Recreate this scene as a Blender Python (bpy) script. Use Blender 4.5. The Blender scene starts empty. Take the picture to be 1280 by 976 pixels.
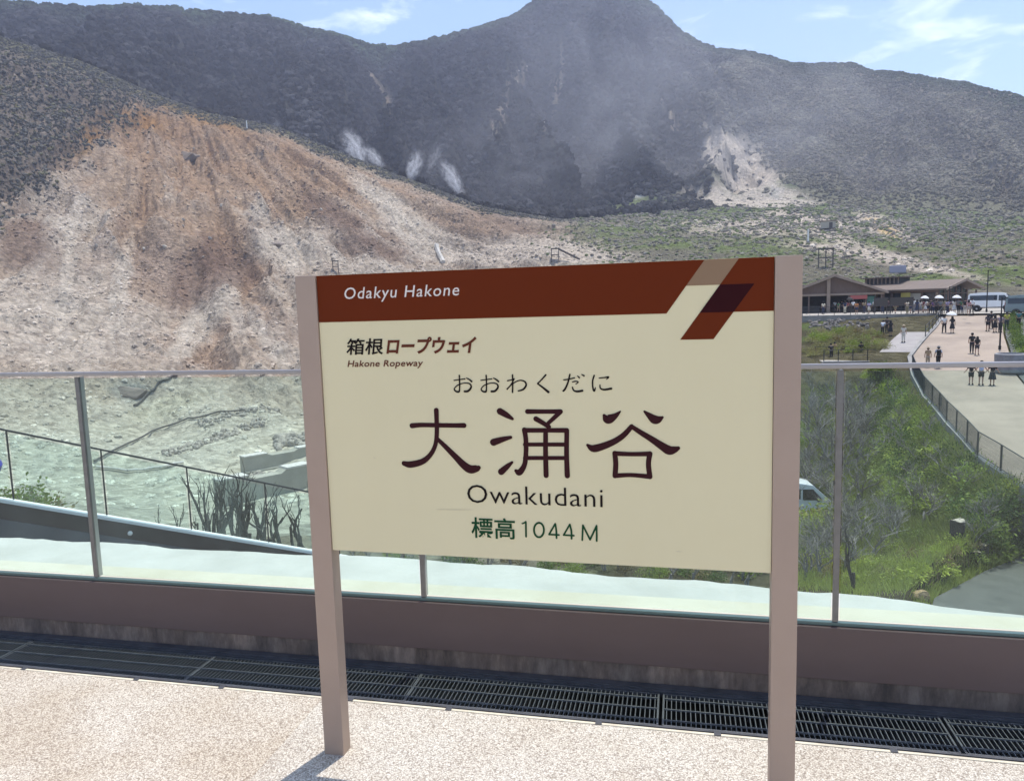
import bpy, bmesh, math, random
import numpy as np
from mathutils import Vector, Matrix, Euler
random.seed(7); RNG = np.random.default_rng(7)
SC = bpy.context.scene
COL = SC.collection
R = math.radians
# ------------------------------------------------------------------ camera, sky, sun, exposure
EYE = 1.55                                   # camera height above the deck (deck = z 0)
FPX, PITCH, ROLL = 923.7, 0.1160, -0.0300    # focal length in photo pixels (1280 wide), tilt down, roll
cam = bpy.data.cameras.new('camera'); camo = bpy.data.objects.new('camera', cam); COL.objects.link(camo)
cam.sensor_fit = 'HORIZONTAL'; cam.sensor_width = 36.0; cam.lens = 36.0*FPX/1280.0
cam.clip_start = 0.05; cam.clip_end = 9000
_f = Vector((0, math.cos(PITCH), -math.sin(PITCH))); _r = Vector((1, 0, 0)); _u = _r.cross(_f)
CR = _r*math.cos(ROLL) + _u*math.sin(ROLL); CU = -_r*math.sin(ROLL) + _u*math.cos(ROLL); CF = _f
camo.matrix_world = Matrix(((CR.x, CU.x, -CF.x, 0), (CR.y, CU.y, -CF.y, 0), (CR.z, CU.z, -CF.z, EYE), (0, 0, 0, 1)))
SC.camera = camo
SUN_EL, SUN_AZ = R(77), R(33)                # azimuth to the right of straight ahead
sun = bpy.data.lights.new('sun', 'SUN'); suno = bpy.data.objects.new('sun', sun); COL.objects.link(suno)
sun.energy = 3.15; sun.angle = R(0.55); sun.color = (1.0, 0.955, 0.89)
_s = Vector((math.sin(SUN_AZ)*math.cos(SUN_EL), math.cos(SUN_AZ)*math.cos(SUN_EL), math.sin(SUN_EL)))
suno.rotation_euler = _s.to_track_quat('Z', 'Y').to_euler(); suno.location = (30, 40, 120)
W = bpy.data.worlds.new('World'); SC.world = W; W.use_nodes = True
wn, wl = W.node_tree.nodes, W.node_tree.links
bg = wn['Background']; bg.inputs['Strength'].default_value = 0.142
sky = wn.new('ShaderNodeTexSky'); sky.sky_type = 'NISHITA'; sky.sun_disc = False
sky.sun_elevation = SUN_EL; sky.sun_rotation = SUN_AZ; sky.altitude = 1000; sky.air_density = 1.0; sky.dust_density = 1.3; sky.ozone_density = 1.3
tc = wn.new('ShaderNodeTexCoord'); mp = wn.new('ShaderNodeMapping'); mp.inputs['Scale'].default_value = (1.6, 1.6, 5.5); mp.inputs['Rotation'].default_value = (0.25, 0.1, 0.6)
cn = wn.new('ShaderNodeTexNoise'); cn.inputs['Scale'].default_value = 3.4; cn.inputs['Detail'].default_value = 7; cn.inputs['Roughness'].default_value = 0.62; cn.inputs['Distortion'].default_value = 0.6
cr = wn.new('ShaderNodeValToRGB'); cr.color_ramp.elements[0].position = 0.52; cr.color_ramp.elements[1].position = 0.78
cr.color_ramp.elements[1].color = (0.6, 0.6, 0.6, 1)
mx = wn.new('ShaderNodeMix'); mx.data_type = 'RGBA'; mx.inputs['B'].default_value = (9.5, 9.7, 10.0, 1)
wl.new(tc.outputs['Generated'], mp.inputs['Vector']); wl.new(mp.outputs['Vector'], cn.inputs['Vector']); wl.new(cn.outputs['Fac'], cr.inputs['Fac'])
wl.new(cr.outputs['Color'], mx.inputs['Factor']); wl.new(sky.outputs['Color'], mx.inputs['A']); wl.new(mx.outputs['Result'], bg.inputs['Color'])
SC.view_settings.view_transform = 'Standard'; SC.view_settings.look = 'None'; SC.view_settings.gamma = 1.0
SC.view_settings.use_curve_mapping = False
SC.view_settings.exposure = 0.74
SC.cycles.use_denoising = True
SC.cycles.max_bounces = 6; SC.cycles.diffuse_bounces = 3; SC.cycles.use_adaptive_sampling = True; SC.cycles.adaptive_threshold = 0.02; SC.cycles.transparent_max_bounces = 24; SC.cycles.volume_bounces = 2
SC.cycles.volume_step_rate = 1.0; SC.cycles.volume_max_steps = 96

# ------------------------------------------------------------------ measuring helpers: a photo pixel seen from the camera gives a direction
def ray(x, y): return CF + CR*((x-640)/FPX) + CU*((488-y)/FPX)
def at(x, y, D):                            # world point in that direction, D metres away (horizontally)
    d = ray(x, y); return Vector((0, 0, EYE)) + d*(D/math.hypot(d.x, d.y))
def atz(x, y, z):
    d = ray(x, y); return Vector((0, 0, EYE)) + d*((z-EYE)/d.z)
BD = -0.2219                                 # bearing of the kerb and balustrade
UB = Vector((math.cos(BD), math.sin(BD), 0)); NB = Vector((-math.sin(BD), math.cos(BD), 0))

# ------------------------------------------------------------------ object helpers
def link(o, parent=None):
    COL.objects.link(o)
    if parent is not None: o.parent = parent
    return o
def tag(o, label=None, cat=None, group=None, kind=None):
    for k, v in (('label', label), ('category', cat), ('group', group), ('kind', kind)):
        if v: o[k] = v
    return o
def empty(name, loc=(0, 0, 0), rz=0.0, label=None, cat=None, group=None):
    o = bpy.data.objects.new(name, None); o.empty_display_size = 0.2
    o.location = loc; o.rotation_euler = (0, 0, rz); link(o); return tag(o, label, cat, group)
class MB:
    def __init__(s): s.v = []; s.f = []
    def add(s, vs, fs):
        n = len(s.v); s.v += [tuple(v) for v in vs]; s.f += [tuple(n+i for i in f) for f in fs]; return s
    def box(s, c, d, rz=0, rx=0, ry=0):
        m = Euler((rx, ry, rz)).to_matrix(); c = Vector(c); h = [q/2 for q in d]
        vs = [c + m @ Vector((sx*h[0], sy*h[1], sz*h[2])) for sx in (-1, 1) for sy in (-1, 1) for sz in (-1, 1)]
        return s.add(vs, [(0, 1, 3, 2), (4, 6, 7, 5), (0, 4, 5, 1), (2, 3, 7, 6), (0, 2, 6, 4), (1, 5, 7, 3)])
    def tube(s, p, q, r0, r1=None, n=8, caps=True):
        p, q = Vector(p), Vector(q); r1 = r0 if r1 is None else r1
        z = (q-p); z = z.normalized() if z.length > 1e-9 else Vector((0, 0, 1))
        x = z.orthogonal().normalized(); y = z.cross(x)
        vs = []
        for c, r in ((p, r0), (q, r1)):
            vs += [c + (x*math.cos(2*math.pi*i/n) + y*math.sin(2*math.pi*i/n))*r for i in range(n)]
        fs = [(i, (i+1) % n, n+(i+1) % n, n+i) for i in range(n)]
        if caps: fs += [tuple(range(n-1, -1, -1)), tuple(range(n, 2*n))]
        return s.add(vs, fs)
    def path(s, pts, rs, n=6):
        for k in range(len(pts)-1): s.tube(pts[k], pts[k+1], rs[k], rs[k+1], n)
        return s
    def prism(s, poly, ax, a, b):            # poly: 2D points; extruded along axis ax ('x','y','z') from a to b
        def P(u, v, w): return {'x': (w, u, v), 'y': (u, w, v), 'z': (u, v, w)}[ax]
        n = len(poly); vs = [P(u, v, a) for u, v in poly] + [P(u, v, b) for u, v in poly]
        fs = [(i, (i+1) % n, n+(i+1) % n, n+i) for i in range(n)] + [tuple(range(n-1, -1, -1)), tuple(range(n, 2*n))]
        return s.add(vs, fs)
    def lathe(s, prof, c=(0, 0, 0), n=16):
        vs = [(c[0]+r*math.cos(2*math.pi*i/n), c[1]+r*math.sin(2*math.pi*i/n), c[2]+z) for r, z in prof for i in range(n)]
        fs = [(k*n+i, k*n+(i+1) % n, (k+1)*n+(i+1) % n, (k+1)*n+i) for k in range(len(prof)-1) for i in range(n)]
        fs += [tuple(range(n-1, -1, -1)), tuple(range((len(prof)-1)*n, len(prof)*n))]
        return s.add(vs, fs)
    def mesh(s, name, m=None, smooth=False, bevel=0):
        me = bpy.data.meshes.new(name); me.from_pydata(s.v, [], s.f)
        bm = bmesh.new(); bm.from_mesh(me); bmesh.ops.recalc_face_normals(bm, faces=bm.faces)
        if bevel: bmesh.ops.bevel(bm, geom=bm.edges[:], offset=bevel, segments=2, affect='EDGES', profile=0.7)
        if smooth:
            for f in bm.faces: f.smooth = True
        bm.to_mesh(me); bm.free()
        if m is not None: me.materials.append(m)
        return me
    def build(s, name, m=None, parent=None, smooth=False, bevel=0):
        o = bpy.data.objects.new(name, s.mesh(name, m, smooth, bevel)); return link(o, parent)
def inst(name, me, parent=None, loc=(0, 0, 0), rot=(0, 0, 0), sc=1.0):
    o = bpy.data.objects.new(name, me); o.location = loc; o.rotation_euler = rot
    o.scale = (sc, sc, sc) if not hasattr(sc, '__len__') else sc
    return link(o, parent)
def copy_tree(o, parent=None):
    c = o.copy(); COL.objects.link(c); c.parent = parent
    for ch in o.children: copy_tree(ch, c)
    return c

# ------------------------------------------------------------------ materials
MATS = {}
def mat(name, col, rough=0.7, col2=None, scale=6.0, detail=5, contrast=(0.35, 0.65), bump=0.0, bscale=None, bdist=0.01, metal=0.0, spec=None, stretch=None, coat=0.0):
    if name in MATS: return MATS[name]
    m = bpy.data.materials.new(name); m.use_nodes = True; MATS[name] = m
    n, l = m.node_tree.nodes, m.node_tree.links; b = n['Principled BSDF']
    b.inputs['Base Color'].default_value = (*col, 1); b.inputs['Roughness'].default_value = rough; b.inputs['Metallic'].default_value = metal
    if spec is not None: b.inputs['Specular IOR Level'].default_value = spec
    if coat: b.inputs['Coat Weight'].default_value = coat
    t = n.new('ShaderNodeTexCoord'); v = t.outputs['Object']
    if stretch:
        q = n.new('ShaderNodeMapping'); q.inputs['Scale'].default_value = stretch; l.new(v, q.inputs['Vector']); v = q.outputs['Vector']
    if col2 is not None:
        x = n.new('ShaderNodeTexNoise'); x.inputs['Scale'].default_value = scale; x.inputs['Detail'].default_value = detail; x.inputs['Roughness'].default_value = 0.62
        l.new(v, x.inputs['Vector']); r = n.new('ShaderNodeValToRGB')
        r.color_ramp.elements[0].position, r.color_ramp.elements[1].position = contrast
        r.color_ramp.elements[0].color = (*col, 1); r.color_ramp.elements[1].color = (*col2, 1)
        l.new(x.outputs['Fac'], r.inputs['Fac']); l.new(r.outputs['Color'], b.inputs['Base Color'])
    if bump:
        y = n.new('ShaderNodeTexNoise'); y.inputs['Scale'].default_value = bscale or scale*3; y.inputs['Detail'].default_value = 6; l.new(v, y.inputs['Vector'])
        p = n.new('ShaderNodeBump'); p.inputs['Strength'].default_value = bump; p.inputs['Distance'].default_value = bdist
        l.new(y.outputs['Fac'], p.inputs['Height']); l.new(p.outputs['Normal'], b.inputs['Normal'])
    return m
def srgb(r, g, b):
    f = lambda c: (c/255/12.92) if c/255 <= 0.04045 else ((c/255+0.055)/1.055)**2.4
    return (f(r), f(g), f(b))
# ================================================================== THE DECK
def snv(s, n, z=0.0): return UB*s + NB*n + Vector((0, 0, z))
N0, N1 = 2.579, 2.841                        # drain channel, measured across the kerb
def aggregate(name, a, b, c, stain):
    m = bpy.data.materials.new(name); m.use_nodes = True; n, l = m.node_tree.nodes, m.node_tree.links; p = n['Principled BSDF']; p.inputs['Roughness'].default_value = 0.75
    t = n.new('ShaderNodeTexCoord'); v = n.new('ShaderNodeTexVoronoi'); v.inputs['Scale'].default_value = 190; l.new(t.outputs['Object'], v.inputs['Vector'])
    r = n.new('ShaderNodeValToRGB'); e = r.color_ramp.elements; e[0].position = 0.0; e[0].color = (*a, 1); e[1].position = 1.0; e[1].color = (*b, 1)
    k = e.new(0.35); k.color = (*c, 1); sp = n.new('ShaderNodeSeparateColor'); l.new(v.outputs['Color'], sp.inputs['Color']); l.new(sp.outputs['Red'], r.inputs['Fac'])
    d = n.new('ShaderNodeValToRGB'); d.color_ramp.elements[0].position = 0.25; d.color_ramp.elements[1].position = 0.8; d.color_ramp.elements[0].color = (1, 1, 1, 1); d.color_ramp.elements[1].color = (0.5, 0.46, 0.44, 1)
    l.new(v.outputs['Distance'], d.inputs['Fac'])
    g = n.new('ShaderNodeTexNoise'); g.inputs['Scale'].default_value = 2.6; g.inputs['Detail'].default_value = 6; l.new(t.outputs['Object'], g.inputs['Vector'])
    gr = n.new('ShaderNodeValToRGB'); gr.color_ramp.elements[0].position = 0.38; gr.color_ramp.elements[1].position = 0.62; gr.color_ramp.elements[0].color = (*stain, 1); gr.color_ramp.elements[1].color = (1, 1, 1, 1); l.new(g.outputs['Fac'], gr.inputs['Fac'])
    m1 = n.new('ShaderNodeMix'); m1.data_type = 'RGBA'; m1.blend_type = 'MULTIPLY'; m1.inputs['Factor'].default_value = 1; l.new(r.outputs['Color'], m1.inputs['A']); l.new(d.outputs['Color'], m1.inputs['B'])
    m2 = n.new('ShaderNodeMix'); m2.data_type = 'RGBA'; m2.blend_type = 'MULTIPLY'; m2.inputs['Factor'].default_value = 1; l.new(m1.outputs['Result'], m2.inputs['A']); l.new(gr.outputs['Color'], m2.inputs['B'])
    l.new(m2.outputs['Result'], p.inputs['Base Color'])
    bp = n.new('ShaderNodeBump'); bp.inputs['Strength'].default_value = 0.55; bp.inputs['Distance'].default_value = 0.003; bp.invert = True; l.new(v.outputs['Distance'], bp.inputs['Height']); l.new(bp.outputs['Normal'], p.inputs['Normal'])
    return m
agg_tan = aggregate('aggregate_tan', (0.39, 0.325, 0.255), (0.75, 0.69, 0.585), (0.60, 0.535, 0.44), (0.88, 0.84, 0.79))
agg_pale = aggregate('aggregate_pale', (0.37, 0.325, 0.27), (0.76, 0.72, 0.63), (0.61, 0.56, 0.475), (0.92, 0.89, 0.86))
def sheet(name, mt, s0, s1, n0, n1, z=0.0, t=0.12):
    o = MB().box(((s0+s1)/2, (n0+n1)/2, z-t/2), (s1-s0, n1-n0, t)).build(name, mt); o.rotation_euler = (0, 0, BD); return tag(o, kind='structure')
tag(sheet('deck_paving', agg_tan, -14, -1.40, -7, N0-0.012), 'tan pebble-finish deck paving left of the sign')
tag(sheet('deck_paving', agg_pale, -1.40, 14, -7, N0-0.012, z=-0.001), 'pale pebble-finish deck paving under the sign')
cream = mat('joint_cream', (0.66, 0.60, 0.47), 0.8, (0.5, 0.44, 0.34), 9)
tag(sheet('deck_edging', cream, -14, 14, N0-0.012, N0, z=0.002), 'thin cream mortar strip along the drain')
# --- drain channel with grates
steel = mat('galvanised_steel', (0.20, 0.205, 0.22), 0.42, (0.30, 0.305, 0.31), 14, metal=0.75, bump=0.08, bscale=60)
steel_d = mat('dark_frame_steel', (0.075, 0.078, 0.088), 0.5, (0.12, 0.12, 0.135), 12, metal=0.5)
dark_conc = mat('dark_channel_concrete', (0.05, 0.05, 0.05), 0.9, (0.09, 0.085, 0.08), 5, bump=0.3)  # near-black concrete for the recessed channel
ch = empty('drain_channel', (0, 0, 0), BD, 'dark recessed drain channel in front of the concrete kerb', 'drain')
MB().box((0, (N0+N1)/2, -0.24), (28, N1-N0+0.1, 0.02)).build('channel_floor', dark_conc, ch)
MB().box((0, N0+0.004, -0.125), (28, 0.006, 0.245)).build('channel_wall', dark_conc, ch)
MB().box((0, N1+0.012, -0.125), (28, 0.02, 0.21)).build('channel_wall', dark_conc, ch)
MB().box((0, N0+0.012, -0.008), (28, 0.010, 0.022)).build('frame_rail', steel_d, ch)
MB().box((0, N1-0.004, -0.006), (28, 0.012, 0.026)).build('frame_rail', steel_d, ch)
bar_me = MB().box((0, 0, 0), (0.0032, N1-N0-0.05, 0.026)).mesh('bar', steel)
rod_me = MB().box((0, 0, 0), (0.985, 0.005, 0.006)).mesh('cross_rod', steel)
side_me = MB().box((0, 0, 0), (0.99, 0.006, 0.028)).mesh('side_bar', steel)
end_me = MB().box((0, 0, 0), (0.007, N1-N0-0.04, 0.029)).mesh('end_bar', steel)
lug_me = MB().box((0, 0, 0), (0.024, 0.02, 0.01)).mesh('lug', steel_d)
names_g = ['leftmost drain grate along the kerb', 'drain grate left of the sign, second from the left edge', 'drain grate crossed by the left sign post',
           'drain grate below the middle of the sign board', 'drain grate crossed by the right sign post', 'drain grate at the bottom right corner of the picture']
for k, s0 in enumerate((-4.05, -3.05, -2.06, -1.07, -0.065, 0.94)):
    nm = names_g[k]
    g = empty('drain_grate', snv(s0+0.5, (N0+N1)/2), BD, 'grey steel bar grating, ' + nm, 'grate', 'drain grates in a row along the kerb')
    nb_ = 55
    for i in range(nb_):
        inst('bar', bar_me, g, (-0.48+0.96*i/(nb_-1), 0.003, -0.013))
    for yy in (-0.075, 0.0, 0.075): inst('cross_rod', rod_me, g, (0, yy, 0.0015))
    for yy in (-1, 1): inst('side_bar', side_me, g, (0, yy*((N1-N0)/2-0.021)+0.003, -0.013))
    for xx in (-0.4925, 0.4925): inst('end_bar', end_me, g, (xx, 0.003, -0.012))
    for xx in (-0.3, 0.28): inst('lug', lug_me, g, (xx, -(N1-N0)/2-0.002, -0.001))
# --- concrete upstand, brown fascia
NF = 2.95*0.9755                             # front of the fascia
def stained():
    m = bpy.data.materials.new('stained_concrete'); m.use_nodes = True; n, l = m.node_tree.nodes, m.node_tree.links; p = n['Principled BSDF']; p.inputs['Roughness'].default_value = 0.9
    t = n.new('ShaderNodeTexCoord'); q = n.new('ShaderNodeMapping'); q.inputs['Scale'].default_value = (13, 13, 4.0); l.new(t.outputs['Object'], q.inputs['Vector'])
    a = n.new('ShaderNodeTexNoise'); a.inputs['Scale'].default_value = 1.0; a.inputs['Detail'].default_value = 7; a.inputs['Roughness'].default_value = 0.7; l.new(q.outputs['Vector'], a.inputs['Vector'])
    r = n.new('ShaderNodeValToRGB'); e = r.color_ramp.elements; e[0].position = 0.33; e[0].color = (0.08, 0.067, 0.06, 1); e[1].position = 0.80; e[1].color = (0.36, 0.31, 0.27, 1); k = e.new(0.5); k.color = (0.16, 0.132, 0.116, 1)
    l.new(a.outputs['Fac'], r.inputs['Fac'])
    b = n.new('ShaderNodeTexNoise'); b.inputs['Scale'].default_value = 4; b.inputs['Detail'].default_value = 5; l.new(t.outputs['Object'], b.inputs['Vector'])
    br = n.new('ShaderNodeValToRGB'); br.color_ramp.elements[0].position = 0.4; br.color_ramp.elements[1].position = 0.65; br.color_ramp.elements[0].color = (0.8, 0.74, 0.70, 1); br.color_ramp.elements[1].color = (1.25, 1.08, 0.95, 1); l.new(b.outputs['Fac'], br.inputs['Fac'])
    m1 = n.new('ShaderNodeMix'); m1.data_type = 'RGBA'; m1.blend_type = 'MULTIPLY'; m1.inputs['Factor'].default_value = 1; l.new(r.outputs['Color'], m1.inputs['A']); l.new(br.outputs['Color'], m1.inputs['B']); l.new(m1.outputs['Result'], p.inputs['Base Color'])
    bp = n.new('ShaderNodeBump'); bp.inputs['Strength'].default_value = 0.4; bp.inputs['Distance'].default_value = 0.006; l.new(a.outputs['Fac'], bp.inputs['Height']); l.new(bp.outputs['Normal'], p.inputs['Normal'])
    return m
fascia_m = mat('fascia_brown', (0.125, 0.082, 0.071), 0.6, (0.145, 0.097, 0.085), 2.0, detail=8, contrast=(0.3, 0.75), stretch=(1, 1, 3), bump=0.04, bscale=3)
kerb = empty('kerb_wall', (0, 0, 0), BD, 'stained concrete kerb wall with brown metal fascia below the glass', 'kerb')
MB().box((0, NF+0.056, 0.045), (28, 0.10, 0.15)).build('concrete_upstand', stained(), kerb)
MB().box((0, N1+0.020, 0.004), (28, 0.034, 0.016)).build('base_angle', steel_d, kerb)
for k in range(-1, 2):
    MB().box((k*9.0, NF+0.0375, 0.1895), (8.998, 0.075, 0.207)).build('fascia_panel', fascia_m, kerb, bevel=0.002)
# --- glass balustrade
def glass(name, tint, refl=1.0, dust_glare=0.02, dcol=(0.8, 0.95, 0.9)):
    m = bpy.data.materials.new(name); m.use_nodes = True; n, l = m.node_tree.nodes, m.node_tree.links
    n.remove(n['Principled BSDF']); o = n['Material Output']
    tr = n.new('ShaderNodeBsdfTransparent'); tr.inputs['Color'].default_value = (*tint, 1)
    gl = n.new('ShaderNodeBsdfGlossy'); gl.inputs['Roughness'].default_value = 0.02
    fr = n.new('ShaderNodeLayerWeight'); fr.inputs['Blend'].default_value = 0.5            # Schlick, the same from both sides of the slab
    pw = n.new('ShaderNodeMath'); pw.operation = 'POWER'; pw.inputs[1].default_value = 5.0; l.new(fr.outputs['Facing'], pw.inputs[0])
    mu = n.new('ShaderNodeMath'); mu.operation = 'MULTIPLY_ADD'; mu.inputs[1].default_value = 0.95*refl; mu.inputs[2].default_value = 0.04*refl; l.new(pw.outputs[0], mu.inputs[0])
    mix = n.new('ShaderNodeMixShader'); l.new(mu.outputs[0], mix.inputs['Fac']); l.new(tr.outputs['BSDF'], mix.inputs[1]); l.new(gl.outputs['BSDF'], mix.inputs[2])
    td = n.new('ShaderNodeBsdfTranslucent'); td.inputs['Color'].default_value = (*dcol, 1)  # smudges and the milky look of sky reflections, both put in as translucence
    mix2 = n.new('ShaderNodeMixShader'); tx = n.new('ShaderNodeTexCoord'); mq = n.new('ShaderNodeMapping'); mq.inputs['Scale'].default_value = (2.5, 2.5, 0.9); nz = n.new('ShaderNodeTexNoise'); nz.inputs['Scale'].default_value = 1.6; nz.inputs['Detail'].default_value = 6; nr_ = n.new('ShaderNodeMapRange'); nr_.inputs['From Min'].default_value = 0.38; nr_.inputs['From Max'].default_value = 0.72; nr_.inputs['To Min'].default_value = dust_glare*0.3; nr_.inputs['To Max'].default_value = dust_glare*4.5
    l.new(tx.outputs['Object'], mq.inputs['Vector']); l.new(mq.outputs['Vector'], nz.inputs['Vector']); l.new(nz.outputs['Fac'], nr_.inputs['Value']); l.new(nr_.outputs['Result'], mix2.inputs['Fac']); l.new(mix.outputs['Shader'], mix2.inputs[1]); l.new(td.outputs['BSDF'], mix2.inputs[2])
    l.new(mix2.outputs['Shader'], o.inputs['Surface']); return m
glass_m = glass('balustrade_glass', (0.90, 0.975, 0.945), refl=0.7, dust_glare=0.004)
alu = mat('brushed_aluminium', (0.50, 0.50, 0.49), 0.38, (0.42, 0.42, 0.41), 20, metal=0.8, stretch=(1, 30, 30))
steel_p = mat('post_steel', (0.22, 0.215, 0.21), 0.4, (0.18, 0.175, 0.17), 18, metal=0.7)
NG, ZR, ZG = 2.975*0.9755, 1.289, 0.296
bal = empty('glass_balustrade', (0, 0, 0), BD, 'clear glass balustrade with slim steel posts and handrail behind the sign', 'balustrade')
MB().box((0, NG, ZG+0.006), (28, 0.020, 0.012)).build('base_channel', mat('glass_edge_green', (0.10, 0.15, 0.135), 0.3), bal)
MB().box((0, NG, ZR), (28, 0.036, 0.018)).build('handrail', mat('rail_metal', (0.40, 0.37, 0.36), 0.35, (0.34, 0.31, 0.30), 3, metal=0.6), bal, bevel=0.004)
posts_s = [-1.0877*0.985+1.656*k for k in range(-7, 8)]
post_me = MB().box((0, 0, (ZR+ZG)/2), (0.021, 0.012, ZR-ZG-0.03)).mesh('post', steel_p)
fin_me = MB().box((0, 0.022, (ZR+ZG)/2), (0.007, 0.03, ZR-ZG-0.03)).mesh('post_fin', alu)
pane_me = MB().box((0, 0, (ZR+ZG)/2+0.002), (1.656-0.034, 0.010, ZR-ZG-0.045)).mesh('glass_pane', glass_m)
for s in posts_s:
    po = inst('post', post_me, bal, (s, NG, 0)); inst('post_fin', fin_me, po, (0.006, -0.008, 0))
    inst('glass_pane', pane_me, bal, (s+0.828, NG, 0))
# --- white coping behind the glass, rough far edge
white_cop = mat('white_coating', (0.50, 0.495, 0.46), 0.8, (0.43, 0.425, 0.39), 3, bump=0.25, bscale=14, bdist=0.02)
white_cop2 = mat('white_coating_near', (0.56, 0.53, 0.435), 0.8, (0.49, 0.455, 0.355), 2.2, bump=0.2, bscale=10, bdist=0.02)
def farn(s): return float(np.interp(s, (-6, -2.8, -0.8, 0.2, 0.8, 1.45, 4), (3.72, 3.675, 3.65, 3.54, 3.47, 3.37, 3.2)))
mbc = MB(); ss = np.arange(-13, 13, 0.06); vs = []; fs = []
for i, s in enumerate(ss):
    w = 0.018*math.sin(s*3.1)+0.014*math.sin(s*7.7+1)+0.008*random.uniform(-1, 1)
    e = farn(s)+w
    for n_, z in ((3.29, 0.205), ((3.29+e)/2, 0.207+0.008*math.sin(s*2.3)), (e-0.03, 0.200), (e, 0.170), (e, -0.30), (3.29, -0.30)): vs.append((s, n_, z))
for i in range(len(ss)-1):
    for j in range(6): fs.append((i*6+j, (i+1)*6+j, (i+1)*6+(j+1) % 6, i*6+(j+1) % 6))
cop = empty('parapet_coping', (0, 0, 0), BD, 'sunlit white parapet ledge behind the glass balustrade', 'ledge')
mbc.add(vs, fs).build('ledge_top', white_cop, cop, smooth=False)
MB().box((0, (NF+0.095+3.288)/2, 0.05), (26, 3.288-NF-0.095, 0.318)).build('ledge_strip', white_cop2, cop)
# ================================================================== THE STATION SIGN
SA, SL = -0.2379, Vector((-0.6269, 2.4232, 0)); SW, SZ1, SZ2, PW, PD = 1.4126, 0.7405, 1.6618, 0.073, 0.055
SU = Vector((math.cos(SA), math.sin(SA), 0)); SN = Vector((-math.sin(SA), math.cos(SA), 0))
def sg(px, py):                              # photo pixel -> board coordinates (along, up)
    d = ray(px, py); O = Vector((0, 0, EYE)); t = ((SL-O).dot(SN))/d.dot(SN); P = O+d*t
    return ((P-SL).dot(SU), P.z)
post_m = mat('sign_post_paint', (0.435, 0.32, 0.248), 0.5, (0.41, 0.30, 0.233), 4, metal=0.25, bump=0.03, bscale=200)
board_m = mat('board_cream', (0.80, 0.695, 0.435), 0.42, (0.765, 0.66, 0.405), 1.1, detail=7, contrast=(0.3, 0.72), stretch=(1.6, 1, 0.7), spec=0.22, bump=0.015, bscale=3)
back_m = mat('board_edge_metal', (0.5, 0.46, 0.40), 0.4, metal=0.4)
head_m = mat('header_brown', (0.14, 0.021, 0.0025), 0.5, spec=0.12); tan_m = mat('stripe_tan', (0.29, 0.185, 0.11), 0.5, spec=0.12); plum_m = mat('stripe_plum', (0.032, 0.002, 0.004), 0.5, spec=0.12)
ink_m = mat('ink_black', (0.014, 0.008, 0.007), 0.5, spec=0.12); kan_m = mat('ink_plum', (0.040, 0.008, 0.010), 0.5, spec=0.12); grn_m = mat('ink_green', (0.010, 0.062, 0.022), 0.5, spec=0.12); brn_m = mat('ink_brown', (0.13, 0.032, 0.016), 0.5, spec=0.12); wht_m = mat('ink_white', (0.80, 0.72, 0.64), 0.5, spec=0.12)
sign = empty('station_sign', SL, SA, 'cream and brown station name sign board on two square posts', 'sign')
for x0 in (-PW, SW):
    pz0 = -0.002
    p = MB().box((x0+PW/2, PD/2, (SZ2+pz0)/2), (PW, PD, SZ2-pz0)).build('post', post_m, sign, bevel=0.003)
board = MB().box((SW/2, 0.022, (SZ1+SZ2)/2), (SW-0.002, 0.030, SZ2-SZ1-0.002)).build('board', board_m, sign, bevel=0.001)
MB().box((SW/2, 0.040, (SZ1+SZ2)/2), (SW-0.004, 0.004, SZ2-SZ1-0.006)).build('back_plate', back_m, sign)
FY = 0.007                                   # board front face (posts stand 7 mm proud)
def flat(name, poly, m, lift=0.0006, th=0.0005):
    return MB().prism([(u, w) for u, w in poly], 'y', FY-lift-th, FY-lift).build(name, m, board)
x_l, x_r = 0.0015, SW-0.0015; ht = SZ2-0.0015
hb = sg(600, 398)[1]; hb = (sg(401, 404)[1]+sg(833, 391)[1])/2; hb2 = sg(966, 387)[1]
aT, bT, aB = sg(881, 322)[0], sg(924, 320)[0], sg(833, 391)[0]
def slant(u_at_ht, z): return u_at_ht + (aB-aT)*(ht-z)/(ht-hb)
zt = sg(895, 356)[1]; zl = (sg(849, 425)[1]+sg(888, 424)[1])/2
flat('header_band', [(x_l, ht), (x_l, hb), (aB, hb), (aT, ht)], head_m)
flat('header_band', [(bT, ht), (slant(bT, hb), hb), (x_r, hb), (x_r, ht)], head_m)
flat('slanted_stripe', [(aT, ht), (slant(aT, zt), zt), (slant(bT, zt), zt), (bT, ht)], tan_m)
wd = bT-aT
p2 = [(slant(bT, zt), zt), (slant(bT, hb), hb), (slant(bT, hb)+wd, hb), (slant(bT, zt)+wd, zt)]
flat('slanted_stripe', p2, plum_m, lift=0.0016)
flat('slanted_stripe', [(slant(bT, hb), hb), (slant(bT, zl), zl), (slant(bT, zl)+wd, zl), (slant(bT, hb)+wd, hb)], head_m)
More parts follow.
